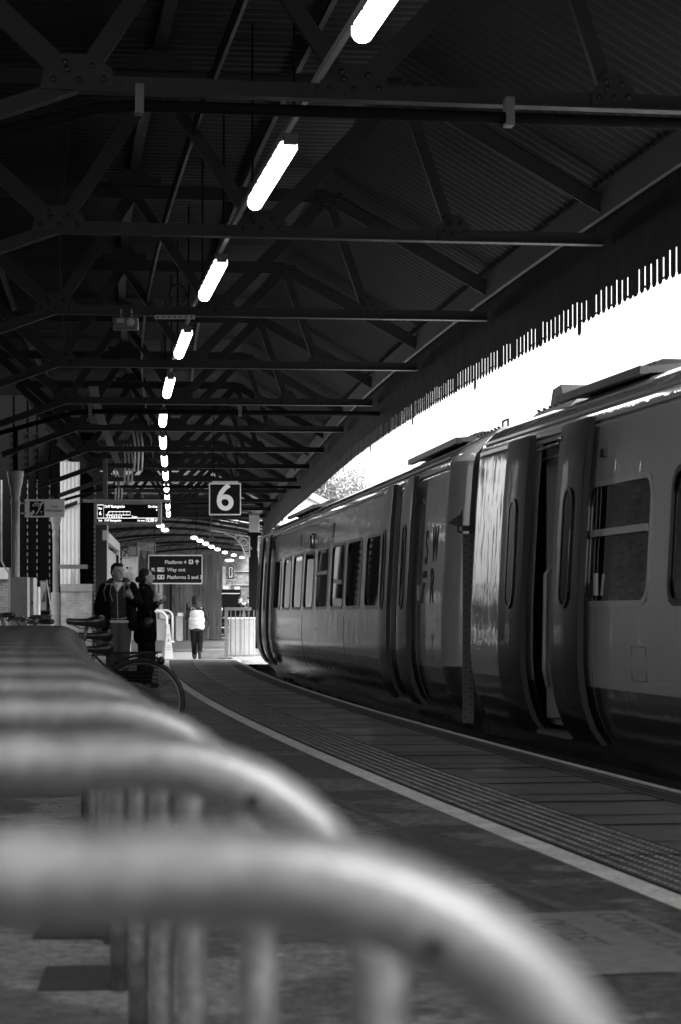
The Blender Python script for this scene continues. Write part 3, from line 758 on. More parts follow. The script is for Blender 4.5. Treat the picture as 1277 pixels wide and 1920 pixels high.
    # underframe and bogies
    un = MB(); yy = y_lo + 1.0
    un.box((1.4, yc, -.12), (2.0, L, .22))
    y = y_lo + 5.6
    while y < y_hi - 6.5:
        ln = random.uniform(.7, 1.6); un.box((.95 + random.uniform(-.1, .15), y + ln / 2, -.42), (.9, ln, .5)); y += ln + random.uniform(.15, .6)
    un.build('underframe', M['under'], t)
    for yb in (y_lo + 3.5, y_hi - 3.5):
        bg_ = MB()
        bg_.box((.48, yb, -.42), (.12, 3.2, .16)); bg_.prism([(.42, yb - .5, -.34), (.42, yb + .5, -.34), (.42, yb + .35, -.08), (.42, yb - .35, -.08)], (.12, 0, 0))
        bg_.box((.36, yb + .9, -.22), (.06, .9, .06)); bg_.tube([(.33, yb - .95, -.2), (.33, yb - .2, -.3)], .045, 8)
        for yw in (-1.3, 1.3): bg_.box((.44, yb + yw, -.46), (.18, .34, .26))
        bo_ = bg_.build('bogie', M['under'], t)
        for yw in (-1.3, 1.3):
            wh = MB(); wh.lathe([(.1, -.06), (.40, -.06), (.42, -.03), (.42, .05), (.455, .055), (.455, .08), (.1, .08)], n=28, axis='x', c=(.62, yb + yw, -.46)); wh.build('wheel', M['wheel_steel'], bo_, smooth='auto')
    return t, LY
M['glass_dk'] = mat('dark_door_glass', .004, .12, spec=.15); M['glass_dk'].node_tree.nodes['Principled BSDF'].inputs['IOR'].default_value = 1.08
W_near = [(15.30, 16.85), (13.28, 14.83), (11.3, 12.8), (9.3, 10.8), (7.3, 8.8), (5.3, 6.8)]
near, LYn = car(2.16 - .1625 * (20.9 - 14.55), 20.9, -.1625, W_near, [(17.45, 18.37)], -22.9, 0.0, 'grey carriage closest to the camera with a hopper window and open double doors', hops=(0,))
W_far = [(40.5, 41.87), (38.6, 40.0), (36.64, 38.14), (34.79, 36.17), (32.7, 34.25), (30.7, 32.24), (28.8, 30.33), (26.9, 28.3)]
far, LYf = car(1.005, 21.9, -.112, W_far, [(24.68, 25.46), (43.1, 43.9)], 0.0, 24.6, 'grey carriage beyond the gangway with eight windows and open doors at both ends', hops=(4,))
# small fittings on the far carriage
for d in (37.2, 28.95 + 3.4):
    v = MB(); y = LYf(d)
    for k in range(5): v.box((off(2.15) - .006, y, 2.06 + k * .05), (.02, .26, .018))
    v.box((off(2.15) + .001, y, 2.16), (.01, .32, .3)); v.build('vent_grille', M['black'], far)
v = MB(); y = LYf(35.0); v.lathe([(.035, 2.02), (.05, 2.05), (.05, 2.22), (.035, 2.25)], c=(off(2.1) - .02, y, 0), n=12); v.build('door_lamp', M['steel'], far, smooth=True)
# lettering on the far carriage, near end
def car_text(body, size, y, z, parent, LYv, sx=1.0):
    m_t = Matrix(((0, 0, -1, 0), (-1, 0, 0, y), (0, 1, 0, z), (0, 0, 0, 1)))
    o = text(body, size, m_t, M['tletter'], parent, extrude=.001, bold=.012, sx=sx)
    for vv in o.data.vertices: vv.co.x += off(vv.co.z) - .004
    return o
car_text('S', .49, LYf(23.42), 1.54, far, LYf, .9); car_text('W', .49, LYf(22.95), 1.56, far, LYf, .72)
car_text('R', .49, LYf(22.98), 1.15, far, LYf, .95)
sl = MB()
for z0, z1, ya, yb in ((1.40, 1.47, 23.5, 23.2), (1.30, 1.35, 23.5, 23.3), (1.15, 1.30, 23.52, 23.40)):
    sl.add([(off(z) - .006, LYf(y), z) for y, z in ((ya, z0), (yb, z0), (yb, z1), (ya - .05, z1))], [(0, 1, 2, 3)])
sl.build('lettering', M['tletter'], far)
# gangway
gw = thing('gangway', 'dark bellows gangway joining the two carriages beside the drilled pale strip', 'gangway', (1.05, 21.4, 0), R(8))
for k in range(5):
    b = MB(); y = -.32 + k * .16; s = .0 if k % 2 else .05
    b.prism([(.42 - s, y, -.1), (.38 - s, y, 2.35), (.55 - s, y, 2.62 + s), (1.4, y, 2.72 + s), (2.25 + s, y, 2.62 + s), (2.42 + s, y, 2.35), (2.38 + s, y, -.1)], (0, .13, 0)); b.build('bellows_fold', M['rubber'], gw)
pl = MB(); pl.box((.12, -.12, .90), (.105, .015, 1.76)); po = pl.build('drilled_strip', M['dkgrey'], gw)
hl = MB()
for k in range(23):
    z = .08 + k * .076
    for q, xx in ((0, .095), (.038, .145)): hl.lathe([(.0075, -.001), (.0075, .002)], c=(xx, -.1285, z + q), n=8, axis='y')
hl.build('drilled_hole', M['matblack'], po)
br = MB(); br.prism([(-.06, -.1, 1.88), (.05, -.1, 1.96), (.07, -.1, 2.03), (.07, -.1, 1.84), (.03, -.1, 1.85)], (0, .08, 0)); br.tube([(.03, -.1, 1.86), (.03, -.1, 1.80), (.07, -.1, 1.79)], .010, 6); br.build('coupler_bracket', M['black'], gw)
cq = MB(); cq.box((1.4, 0, -.5), (1.9, 2.2, .75)); cq.build('gap_block', M['under'], gw)  # box added under the gangway to block the bright ground beyond
cp = MB(); cp.box((.12, -.12, 1.83), (.13, .05, .05)); cp.build('strip_cap', M['black'], gw)
# roof equipment
def roofpod(carr, LYv, d0, d1, kind):
    y0, y1 = LYv(d0), LYv(d1)
    if kind == 'pod':
        b = MB(); b.prism([(.42, y0, 2.82), (.46, y0, 2.87), (.75, y0, 2.90), (1.15, y0, 2.92), (1.2, y0, 2.86)], (0, y1 - y0, 0)); o = b.build('roof_pod', M['dkgrey'], carr)
        c = MB(); ya = y0 + (y1 - y0) * .25; yb = y1 - .06
        c.prism([(.60, ya, 2.87), (.60, yb, 2.87), (.86, yb - .6, 3.02), (.86, ya + .25, 3.02)], (.32, 0, 0)); c.build('cowl', M['dkgrey'], o)
        for k in range(6):
            f0 = (k + .5) / 6.5; q = MB(); q.bar((.60 + .26 * f0 - .008, ya + .25 * f0 + .05, 2.87 + .15 * f0), (.60 + .26 * f0 - .008, yb - .6 * f0 - .05, 2.87 + .15 * f0), .02, .010); q.build('louvre', M['black'], o)
        e = MB(); e.box((.40, (y0 + y1) / 2 - .1, 2.82), (.06, y1 - y0 + .3, .06)); e.build('edge_beam', M['black'], o)
    else:
        b = MB(); b.prism([(.55, y0, 2.80), (.62, y0, 2.86), (.62, y1, 2.86), (.55, y1, 2.80)], (1.2, 0, .12)); o = b.build('roof_panel', M['dirtywhite'], carr)
        for k in range(7):
            q = MB(); q.ell((.60, y0 + .08 + k * (y1 - y0 - .16) / 6, 2.86), (.018, .018, .012), n=8, m=4); q.build('bolt', M['black'], o)
        ym = y0 + (y1 - y0) * .5
        q = MB(); q.tube([(.78, ym - .12, 2.9), (.78, ym - .12, 2.98), (.78, ym + .18, 2.98), (.78, ym + .18, 2.9)], .012, 6); q.build('handle', M['black'], o)
        if kind == 'box':
            q = MB(); q.prism([(.75, ym + .25, 2.9), (.75, y1 + .1, 2.9), (.75, y1 - .0, 3.06), (.75, ym + .4, 3.08)], (.5, 0, 0)); q.build('aerial_box', M['midgrey'], o)
roofpod(near, LYn, 16.9, 19.0, 'pod'); roofpod(near, LYn, 19.25, 20.6, 'box')
roofpod(far, LYf, 22.3, 23.6, 'panel'); roofpod(far, LYf, 23.8, 27.0, 'pod'); roofpod(far, LYf, 38.5, 43.0, 'pod')

# ================================================================ BICYCLE STANDS
def xleg(d): t = d - 1.9; return .0294 - .150 * t + .0015 * t * t
sd_ = MB(); r_ = .195; Wd = 1.0; ht = .927; path = [(0, 0, -.02), (0, 0, .3), (0, 0, ht - r_)]
for k in range(1, 13): a = R(90 * k / 12); path.append((-r_ + r_ * math.cos(a), 0, ht - r_ + r_ * math.sin(a)))
for k in range(1, 9): path.append((-r_ - (Wd - 2 * r_) * k / 9, 0, ht))
for k in range(0, 13): a = R(90 + 90 * k / 12); path.append((-Wd + r_ + r_ * math.cos(a), 0, ht - r_ + r_ * math.sin(a)))
path += [(-Wd, 0, .3), (-Wd, 0, -.02)]
sd_.tube(path, .0242, 28)
st0 = sd_.build('bicycle_stand', M['galv'], smooth=True)
hole = MB(); hole.lathe([(.0048, -.0008), (.0048, .0006)], n=14, axis='y', c=(-.107, -.0244, ht - .03)); ho = hole.build('drain_hole', M['matblack'], st0)
ds = [1.075] + [1.0 + .895 * k for k in range(1, 19)]
for i, d in enumerate(ds):
    o = st0 if i == 0 else copy_tree(st0)
    o.location = (xleg(d) + (.005 if i % 3 else -.004), d, 0); o.rotation_euler.z = R(1.5 + (i % 4) * .5) if i > 1 else 0
    tag(o, 'galvanised steel bicycle stand hoop, ' + ORD[i] + ' in the row counting from the camera', 'bicycle stand', 'row of bicycle stands')

# ================================================================ BICYCLES
def wheel(name, c, r, parent, knob=False, nsp=28, tilt=0.0):
    w_ = bpy.data.objects.new(name, None); col.objects.link(w_); w_.parent = parent; w_.location = c; w_.rotation_euler.z = tilt
    ty = MB(); tr = .028 if knob else .018
    ty.tube([((r - tr) * math.cos(a), 0, (r - tr) * math.sin(a)) for a in [2 * math.pi * k / 48 for k in range(48)]], tr, 10, closed=True)
    if knob:
        for k in range(64):
            a = 2 * math.pi * k / 64
            for yy in (-.014, .014):
                ty.box(((r + .002) * math.cos(a), yy + (.004 if k % 2 else -.004), (r + .002) * math.sin(a)), (.012, .014, .014), mtx=Matrix.Rotation(-a, 4, 'Y'))
    ty.build('tyre', M['rubber'], w_, smooth=not knob)
    rm = MB(); rr = r - 2 * tr - .008
    rm.tube([(rr * math.cos(a), 0, rr * math.sin(a)) for a in [2 * math.pi * k / 48 for k in range(48)]], .010, 8, closed=True); rm.build('rim', M['steel'] if knob else M['midgrey'], w_, smooth=True)
    sp = MB()
    for k in range(nsp):
        a = 2 * math.pi * k / nsp; b = a + (.5 if k % 4 < 2 else -.5); yy = .025 if k % 2 else -.025
        sp.tube([(.02 * math.cos(b), yy, .02 * math.sin(b)), (rr * math.cos(a), 0, rr * math.sin(a))], .0013, 4)
    sp.build('spokes', M['dkgrey'], w_)
    hb = MB(); hb.lathe([(.012, -.05), (.024, -.035), (.018, 0), (.024, .035), (.012, .05)], axis='y', n=12); hb.build('hub', M['steel'], w_, smooth=True)
def bike(name, label, x, d, r, saddle, wb=1.03, knob=False, basket=False, rz=0, bar_turn=30, bar_z=1.02, bar_x=-.98, front=True):
    t = thing(name, label, 'bicycle', (x, d, 0), rz, 'bicycles locked among the stands')
    wheel('wheel', (0, 0, r), r, t, knob)
    if front: wheel('wheel', (-wb, 0, r), r, t, knob, tilt=R(bar_turn))
    fm = MB(); BB = (-.43, 0, .28); sx, sz = saddle; top = (sx + (BB[0] - sx) * .28, 0, sz - (sz - .28) * .28); hd = (-wb + .16, 0, .80 if r > .3 else .72); hl_ = (-wb + .11, 0, .62)
    fm.tube([BB, top], .017, 10); fm.tube([BB, hl_], .019, 10); fm.tube([(top[0], 0, top[2] - .05), hd], .016, 10); fm.tube([hl_, hd], .02, 10)
    for yy in (-.05, .05): fm.tube([BB, (0, yy, r)], .010, 8); fm.tube([top, (0, yy, r)], .009, 8)
    fm.build('frame', M['black'], t, smooth=True)
    fk = MB()
    for yy in (-.05, .05): fk.tube([hl_, (-wb, yy, r)], .013, 8)
    fk.build('fork', M['black'], t, smooth=True)
    sp = MB(); sp.tube([top, (sx, 0, sz - .05)], .0135, 10); sp.build('seat_post', M['dkgrey'], t, smooth=True)
    sa = MB(); prof = [(-.15, .010, .010), (-.135, .02, .018), (-.06, .026, .018), (.0, .04, .022), (.05, .07, .032), (.09, .078, .038), (.115, .06, .032), (.128, .02, .014)]
    n = 14
    for (px, hw, hh) in prof:
        for k in range(n):
            a = 2 * math.pi * k / n; zz = hh * math.sin(a) * (1.0 if math.sin(a) > 0 else 1.75); sa.v.append((sx + px, hw * math.cos(a), sz - .02 + zz + .10 * max(0, px) + .06 * max(0, -px - .05)))
    for i in range(len(prof) - 1):
        for k in range(n): sa.f.append((i * n + k, i * n + (k + 1) % n, (i + 1) * n + (k + 1) % n, (i + 1) * n + k)); sa.mi.append(0)
    sa.f.append(tuple(range(n))); sa.f.append(tuple((len(prof) - 1) * n + k for k in range(n))[::-1]); sa.mi += [0, 0]
    so = sa.build('saddle', M['saddle'], t, smooth=True)
    ra = MB()
    for yy in (-.02, .02): ra.tube([(sx - .12, yy, sz - .035), (sx - .05, yy, sz - .07), (sx + .05, yy, sz - .07), (sx + .09, yy * 1.6, sz - .03)], .0035, 6)
    ra.build('saddle_rail', M['steel'], so)
    hb = MB(); bt = R(bar_turn); c = Vector((bar_x, 0, bar_z)); dx = Vector((math.sin(bt), -math.cos(bt), 0)); back = Vector((math.cos(bt), math.sin(bt), 0))
    hb.tube([hd, (bar_x + .02, 0, bar_z - .02), c], .014, 8); hb.tube([c - dx * .30 + back * .08, c - dx * .16, c, c + dx * .16, c + dx * .30 + back * .08], .012, 8)
    ho_ = hb.build('handlebar', M['dkgrey'], t, smooth=True)
    for s in (-1, 1):
        gpp = MB(); a = c + dx * (s * .20) + back * .03; b = c + dx * (s * .32) + back * .09; gpp.cap(a, .017, b, .019); gpp.build('grip', M['rubber'], ho_, smooth=True)
        lv = MB(); lv.tube([c + dx * (s * .15), c + dx * (s * .20) - back * .05, c + dx * (s * .30) - back * .02], .006, 6); lv.ell(c + dx * (s * .14), (.02, .02, .025), n=8, m=6); lv.build('brake_lever', M['steel'], ho_, smooth=True)
    ck = MB(); ck.lathe([(.09, -.003), (.09, .003)], axis='y', c=(BB[0], -.055, BB[2]), n=24); ck.bar((BB[0], -.075, BB[2]), (BB[0] + .1, -.075, BB[2] - .13), .012, .025); ck.box((BB[0] + .1, -.12, BB[2] - .13), (.09, .07, .02)); ck.build('crank', M['steel'], t)
    if basket:
        bk = MB(); x0, x1, z0, z1 = -.27, .13, .47, .73; y0, y1 = -.16, -.06
        for z in [z0 + (z1 - z0) * k / 9 for k in range(10)]:
            bk.tube([(x0, y0, z), (x1, y0, z), (x1, y1, z), (x0, y1, z), (x0, y0, z)], .0022 if 0 < z < z1 - .01 else .006, 5)
        for k in range(26): xx = x0 + (x1 - x0) * k / 25; bk.tube([(xx, y0, z1), (xx, y0, z0), (xx, y1, z0)], .0022, 4)
        bk.build('pannier_basket', M['black'], t)
        pg = MB(); pg.box((-.10, -.11, .535), (.30, .08, .12)); pg.build('basket_lining', M['matblack'], t, bevel=.02)
        rk = MB()
        for yy in (-.06, .06): rk.tube([(.16, yy, .735), (-.28, yy, .735), (top[0], 0, .72)], .006, 6); rk.tube([(.05, yy, .735), (0, yy, r)], .005, 6)
        rk.tube([(.16, -.06, .735), (.16, .06, .735)], .006, 6); rk.build('carrier', M['black'], t)
        rl = MB(); rl.ell((.155, -.02, .67), (.03, .04, .035), n=10, m=8); rl.build('rear_light', M['black'], t, smooth=True)
        r2 = MB(); r2.ell((.045, -.14, .46), (.035, .03, .035), n=10, m=8); r2.ell((-.06, -.14, .455), (.03, .03, .03), n=10, m=8); r2.build('carrier_clamp', M['black'], t, smooth=True)
        mg = MB(); mg.tube([((r + .02) * math.cos(a), 0, r + (r + .02) * math.sin(a)) for a in [R(60 + 9 * k) for k in range(12)]], .012, 6); mg.build('mudguard', M['black'], t)
    return t
bike('bicycle', 'black bicycle with a wire pannier over its large thin rear wheel', AX(265, 18.0), 18.0, .345, (-.35, .89), basket=True, rz=R(4), bar_turn=28, bar_z=1.0)
bike('bicycle', 'bicycle with the high saddle and a small knobbly rear wheel', AX(242, 16.3), 16.3, .27, (-.30, 1.005), wb=1.0, knob=True, rz=R(-3), bar_turn=12, bar_z=1.03, bar_x=-.93, front=False)
bike('bicycle', 'bicycle whose low black saddle sits under the two others', AX(243, 17.1), 17.1, .265, (-.245, .80), wb=.98, rz=R(2), bar_turn=15, bar_z=.98, bar_x=-.72, front=False)

# ================================================================ helpers for upright things at measured places
def slab(name, x0, x1, y0, y1, d, th, m, parent=None, bevel=0, zb=None):
    """box whose front stands at distance d between two measured edges"""
    X0, X1 = AX(x0, d), AX(x1, d); Z1 = AZ(y0, d); Z0 = AZ(y1, d) if zb is None else zb
    b = MB(); b.box(((X0 + X1) / 2, d + th / 2, (Z0 + Z1) / 2), (X1 - X0, th, Z1 - Z0)); return b.build(name, m, parent, bevel=bevel)

# ================================================================ SIGNS
t = thing('platform_number_sign', 'square black sign with a big white 6 hanging over the platform', 'sign')
d = 44.0
slab('sign_box', 393, 451, 905, 965, d, .14, M['dkgrey'], t)
fr = MB(); X0, X1, Z0, Z1 = AX(393, d), AX(451, d), AZ(965, d), AZ(907, d)
for a, b in (((X0, Z0), (X1, Z0)), ((X1, Z0), (X1, Z1)), ((X1, Z1), (X0, Z1)), ((X0, Z1), (X0, Z0))): fr.bar((a[0], d - .012, a[1]), (b[0], d - .012, b[1]), .02, .026)
fr.build('frame', M['white'], t)
slab('sign_face', 394.5, 449.5, 908.5, 963.5, d - .006, .004, M['signface'], t)
text('6', .72, face_cam(AX(422, d), d - .012, AZ(956, d)), M['lit_panel'], t, align='CENTER', bold=.015)
slab('lamp_hood', 398, 446, 902, 907, d, .2, M['dirtywhite'], t)
rd = MB()
for px in (400, 444): rd.tube([(AX(px, d), d + .07, AZ(903, d)), (AX(px, d), d + .07, ZB + .1)], .008, 6)
rd.build('hanging_rod', M['iron_dk'], t)

t = thing('departure_display', 'grey framed lit departure display hanging from a drilled bar', 'display'); d = 40.0
slab('casing', 176, 302, 941, 984, d, .22, M['midgrey'], t, bevel=.008)
slab('screen', 182, 296, 946, 979, d - .004, .003, M['screen'], t)
hb = MB(); hb.box((AX(238, d + .08), d + .105, AZ(939.25, d + .08)), (AX(320, d + .08) - AX(156, d + .08), .05, AZ(936.5, d) - AZ(942, d)))
for k in range(38): hb.lathe([(.008, -.002), (.008, .002)], c=(AX(159 + k * 4.25, d), d + .079, AZ(939.3, d)), n=8, axis='y', mi=1)
hb.build('drilled_bar', [M['grey'], M['matblack']], t)
slab('hanger', 193, 201, 860, 937, d + .12, .06, M['dkgrey'], t)
DD = d - .009
def dtext(b, px, py, size, al='LEFT', sx=1.0): return text(b, size, face_cam(AX(px, DD), DD, AZ(py, DD)), M['led'], t, align=al, extrude=.001, bold=.012, sx=sx)
dtext('Plat', 188.0, 955.2, .052, 'CENTER', .85); dtext('6', 188.0, 965.5, .085, 'CENTER')
dtext('15:47 Basingstoke', 195.3, 951.8, .062, sx=.80); dtext('On time', 295.2, 951.8, .060, 'RIGHT', .8); dtext('6', 295.2, 957.5, .045, 'RIGHT')
dtext('1 2 3 4 5 6 7', 199.5, 970.8, .052, sx=1.02); dtext('Zone', 247, 970.5, .045)
dtext('3rd', 184.5, 977.6, .046); dtext('17:47 Basingstoke', 195.5, 977.6, .050, sx=.82); dtext('On time', 271.5, 977.6, .042, 'RIGHT', .9); dtext('15:38', 288.4, 978.2, .080, 'RIGHT', .84); dtext('57', 295.3, 977.8, .05, 'RIGHT')
ln = MB()
def dl(x0, y0, x1, y1, wd=.007): ln.bar((AX(x0, DD), DD, AZ(y0, DD)), (AX(x1, DD), DD, AZ(y1, DD)), .002, wd)
for a in ((182.6, 946.8, 194.3, 946.8), (194.3, 946.8, 194.3, 971.2), (182.6, 971.2, 182.6, 946.8), (182.6, 971.4, 296, 971.4)): dl(*a)
dl(204, 959.3, 244.5, 959.3); dl(198, 965.6, 244.5, 965.6); dl(204, 959.3, 201, 965.6)
for k in range(7): dl(204.7 + k * 6.63, 959.3, 204.7 + k * 6.63, 965.6)
ln.build('train_diagram', M['led'], t)

t = thing('direction_sign', 'black way-finding sign listing Platform 4, Way out and Platforms 2 and 3', 'sign'); d = 80.0
slab('sign_board', 279, 379, 1041.5, 1094, d, .08, M['signface'], t)
fr = MB(); X0, X1, Z0, Z1 = AX(279, d), AX(379, d), AZ(1094, d), AZ(1041.5, d)
for a, b in (((X0, Z0), (X1, Z0)), ((X1, Z0), (X1, Z1)), ((X1, Z1), (X0, Z1)), ((X0, Z1), (X0, Z0))): fr.bar((a[0], d - .012, a[1]), (b[0], d - .012, b[1]), .02, .035)
fr.build('frame', M['white'], t)
D2 = d - .006
def stext(b, px, py, size, al='LEFT'): return text(b, size, face_cam(AX(px, D2), D2, AZ(py, D2)), M['signtext'], t, align=al, bold=.012)
stext('Platform 4', 349.5, 1057.2, .178, 'RIGHT'); stext('Way out', 313.3, 1071.2, .178); stext('Platforms 2 and 3', 313.3, 1085.2, .172)
def arrow(px, py, ang, s=.10):
    a = MB(); mtx = Matrix.Translation((AX(px, D2), D2, AZ(py, D2))) @ Matrix.Rotation(R(ang), 4, 'Y')
    for pts in ([(-.018, -.1), (.018, -.1), (.018, .05), (-.018, .05)], [(-.075, .02), (-.075, -.03), (0, .048), (.075, -.03), (.075, .02), (0, .1)]):
        a.prism([mtx @ Vector((x * s / .1, 0, z * s / .1)) for x, z in pts], (0, -.004, 0))
    a.build('arrow', M['signtext'], t)
arrow(369.5, 1053.6, 0, .085); arrow(287.5, 1068, -45, .085); arrow(287.5, 1082.2, -45, .085)
def picto(x0, x1, y0, y1, marks):
    p = MB(); pts = rrect(AX(x0, D2), AX(x1, D2), AZ(y1, D2), AZ(y0, D2), .025); p.prism([(a, D2, b) for a, b in pts], (0, -.003, 0)); o = p.build('pictogram', M['signtext'], t)
    q = MB()
    for (cx, cy, w_, h_) in marks: q.box((AX(cx, D2), D2 - .005, AZ(cy, D2)), (w_, .003, h_))
    q.build('pictogram_mark', M['signface'], o)
picto(354, 362, 1049.5, 1057.5, [(358, 1052.3, .07, .045), (358, 1054.6, .07, .02), (356.8, 1056.4, .015, .015), (359.2, 1056.4, .015, .015)])
picto(295, 308, 1064, 1072, [(298, 1068, .04, .01), (301.5, 1068, .012, .08), (305.5, 1068, .04, .09), (299.5, 1066, .05, .01)])
picto(295, 308, 1078, 1086, [(299, 1081, .06, .045), (299, 1083.6, .06, .02), (305.3, 1082, .045, .09)])
rd = MB()
for px in (290, 368): rd.tube([(AX(px, d), d + .04, AZ(1042, d)), (AX(px, d), d + .04, 4.7)], .012, 6)
rd.build('hanging_rod', M['iron_dk'], t)

t = thing('hearing_loop_sign', 'pale Train Information sign with an ear symbol fixed to the iron column', 'sign'); d = 47.2
slab('sign_board', 46.5, 121, 936, 970, d, .03, M['white'], t)
D3 = d - .004
sq = slab('symbol_panel', 55.5, 83, 940, 967, D3, .003, M['signface'], t)
em = MB()
def epx(px, py): return (AX(px, D3 - .004), D3 - .004, AZ(py, D3 - .004))
em.tube([epx(61.8 + 0, 949.5), epx(62.5, 946.5), epx(65.5, 943.8), epx(69, 943), epx(73, 944.2), epx(75.5, 947), epx(76, 950.5), epx(74.5, 954), epx(72, 957), epx(70.8, 960.5), epx(68.5, 963.3), epx(66, 963.4)], .011, 6)
em.tube([epx(65.5, 949.8), epx(67, 947.2), epx(70, 946.6), epx(72.5, 948.6), epx(72.3, 952)], .009, 6)
em.prism([epx(56, 962.8), epx(62, 956.5), epx(65.8, 959), epx(60.5, 966.5), epx(56, 966.5)], (0, -.002, 0))
em.prism([epx(74, 946), epx(80, 940.2), epx(82.6, 940.2), epx(82.6, 942), epx(76.5, 949)], (0, -.002, 0))
em.build('ear_symbol', M['signtext'], sq)
text('T', .075, face_cam(*(lambda p: (p[0], p[1], p[2]))(epx(75.5, 963.5))), M['signtext'], sq, bold=.01)
text('Train', .072, face_cam(AX(102, D3), D3, AZ(951.5, D3)), M['black'], t, align='CENTER', bold=.008)
text('Information', .072, face_cam(AX(101.8, D3), D3, AZ(959.5, D3)), M['black'], t, align='CENTER', bold=.008)
b = MB(); b.box((AX(44, d), d + .1, AZ(943, d)), (.12, .25, .03)); b.box((AX(44, d), d + .1, AZ(962, d)), (.12, .25, .03)); b.build('bracket', M['iron_lt'], t)

# small equipment hung on the trusses near the fourth strip light
t = thing('ceiling_speaker', 'small grey box with a round speaker hanging from the truss tie', 'loudspeaker'); d = 28.0
slab('casing', 211, 258, 594, 617, d, .18, M['dkgrey'], t, bevel=.01)
q = MB(); q.lathe([(.03, -.01), (.05, .0), (.03, .01)], c=(AX(245, d), d - .004, AZ(604, d)), axis='y', n=16); q.box((AX(226, d), d - .006, AZ(601, d)), (.09, .01, .05)); q.build('speaker_cone', M['grey'], t)
b = MB(); b.tube([(AX(226, d), d + .08, AZ(594, d)), (AX(226, d), d + .08, AZ(578, d))], .012, 6); b.tube([(AX(246, d), d + .08, AZ(594, d)), (AX(246, d), d + .08, AZ(578, d))], .012, 6); b.build('hanger', M['grey'], t)
t = thing('drilled_bracket', 'pale drilled steel bar fixed under the truss above the fourth strip light', 'bracket')
b = MB(); b.box((AX(328, d), d, AZ(594.5, d)), (AX(365, d) - AX(290, d), .05, .045)); b.build('drilled_bar', M['grey'], t)
hb = MB()
for k in range(7): hb.lathe([(.011, -.002), (.011, .002)], c=(AX(296 + k * 10.6, d), d - .026, AZ(594.5, d)), n=8, axis='y')
hb.build('drilled_hole', M['matblack'], t)
b = MB(); b.tube([(AX(318, d) , d, AZ(555, d)), (AX(322, d), d, AZ(540, d)), (AX(335, d), d, AZ(533, d)), (AX(347, d), d, AZ(540, d)), (AX(350, d), d, AZ(555, d)), (AX(345, d), d, AZ(568, d))], .02, 8)
tag(b.build('cable_loop', M['rubber'], smooth=True), 'dark loop of spare cable hanging above the truss tie', 'cable')
for (px, py, dd, wd) in ((232, 870, 58, .0), (250, 845, 55, .0), (215, 905, 66, 0)):
    b = MB(); X, Z = AX(px, dd), AZ(py, dd)
    for k in range(3): b.tube([(X + k * .09, dd, Z + .5), (X + k * .09 + .05, dd, Z + .1), (X + k * .09 + .02, dd, Z - .5)], .022, 6)
    tag(b.build('cable_run', M['grey'], smooth=True), 'bundle of pale conduits dropping between the far trusses', 'conduit', 'conduits among the far trusses')

# ================================================================ WALL-SIDE STRUCTURES
t = thing('steel_screen', 'tall black steel screen with bolted edge strips behind the iron columns', 'screen'); d = 70.0
for x0, x1 in ((-420, 23.5), (27.5, 49.5), (53.5, 67.5), (71.5, 91.5), (95, 113.5), (150, 175.5)):
    slab('panel', x0, x1, 560, 1172, d, .08, M['matblack'], t, zb=-.2)
slab('panel', 113, 151, 560, 862, d + .6, .08, M['matblack'], t)  # dark sheet added to hide the sky above the cladding
slab('backing', -430, 113, 560, 1172, d + .7, .05, M['matblack'], t, zb=-.2)  # dark sheet added to stop sky showing through the panel gaps
for k, xx in enumerate((25.5, 51.5, 69.5, 93, 114.2, 149, 177)):
    bb = MB(); X0_, X1_ = AX(xx - .9, d - .05), AX(xx + .9, d - .05); Zt_ = AZ(900 if k not in (4, 5) else 905, d)
    bb.box(((X0_ + X1_) / 2, d - .025, Zt_ / 2 - .1), (X1_ - X0_, .05, Zt_ + .2)); z = .2
    while z < 6.5:
        bb.box((AX(xx, d) + (.01 if int(z * 10) % 2 else -.01), d - .07, z), (.05, .05, .09), mi=1); z += .21
    bb.build('edge_strip', [M['midgrey'], M['matblack']], t)
t = thing('white_cladding', 'bright white corrugated cladding panel above the brick wall', 'cladding panel')
slab('sheet', 113, 149.5, 866, 1100, 69.6, .06, M['whitecorr'], t)
slab('post', 131.5, 133.5, 1066, 1100, 69.5, .05, M['white'], t)
slab('rail', 110, 164, 1058.5, 1066.5, 68.5, .12, M['midgrey'], t)
t = thing('brick_wall', 'pale low brick wall with a stone coping beneath the white cladding', 'wall')
slab('wall', 114.5, 172, 1109, 1172, 67, .35, M['palebrick'], t, zb=-.2); slab('coping', 113.5, 173, 1095, 1109, 66.97, .42, M['plaster'], t)
t = thing('brick_wall', 'short grey brick wall with pale top at the picture edge behind the handlebars', 'wall')
slab('wall', -60, 17, 1086, 1172, 64, .3, M['brick'], t, zb=-.2); slab('coping', -60, 16, 1064, 1086, 63.9, .36, M['plaster'], t)
b = MB(); d = 62; b.tube([(AX(3, d), d, AZ(900, d)), (AX(3, d), d, AZ(1052, d)), (AX(8, d), d, AZ(1062, d)), (AX(17, d), d, AZ(1075, d)), (AX(17, d), d, .0)], .025, 8)
tag(b.build('down_pipe', M['midgrey'], smooth=True), 'thin pale pipe bending down beside the grey brick wall', 'pipe')
t = thing('equipment_cabinet', 'tall pale steel cabinet boxed around the foot of the column', 'cabinet')
slab('cabinet_body', 20, 51.5, 1082, 1172, 46.6, .35, M['iron_lt'], t, bevel=.01, zb=0); slab('side_box', 52, 63, 1083, 1172, 47.2, .5, M['grey'], t, bevel=.01, zb=0)
q = MB(); q.box((AX(54, 46.6), 47.15, AZ(1130, 46.6)), (.03, .03, .08)); q.build('lock', M['black'], t)
t = thing('meter_box', 'white rounded meter box standing behind the steel cabinet', 'box')
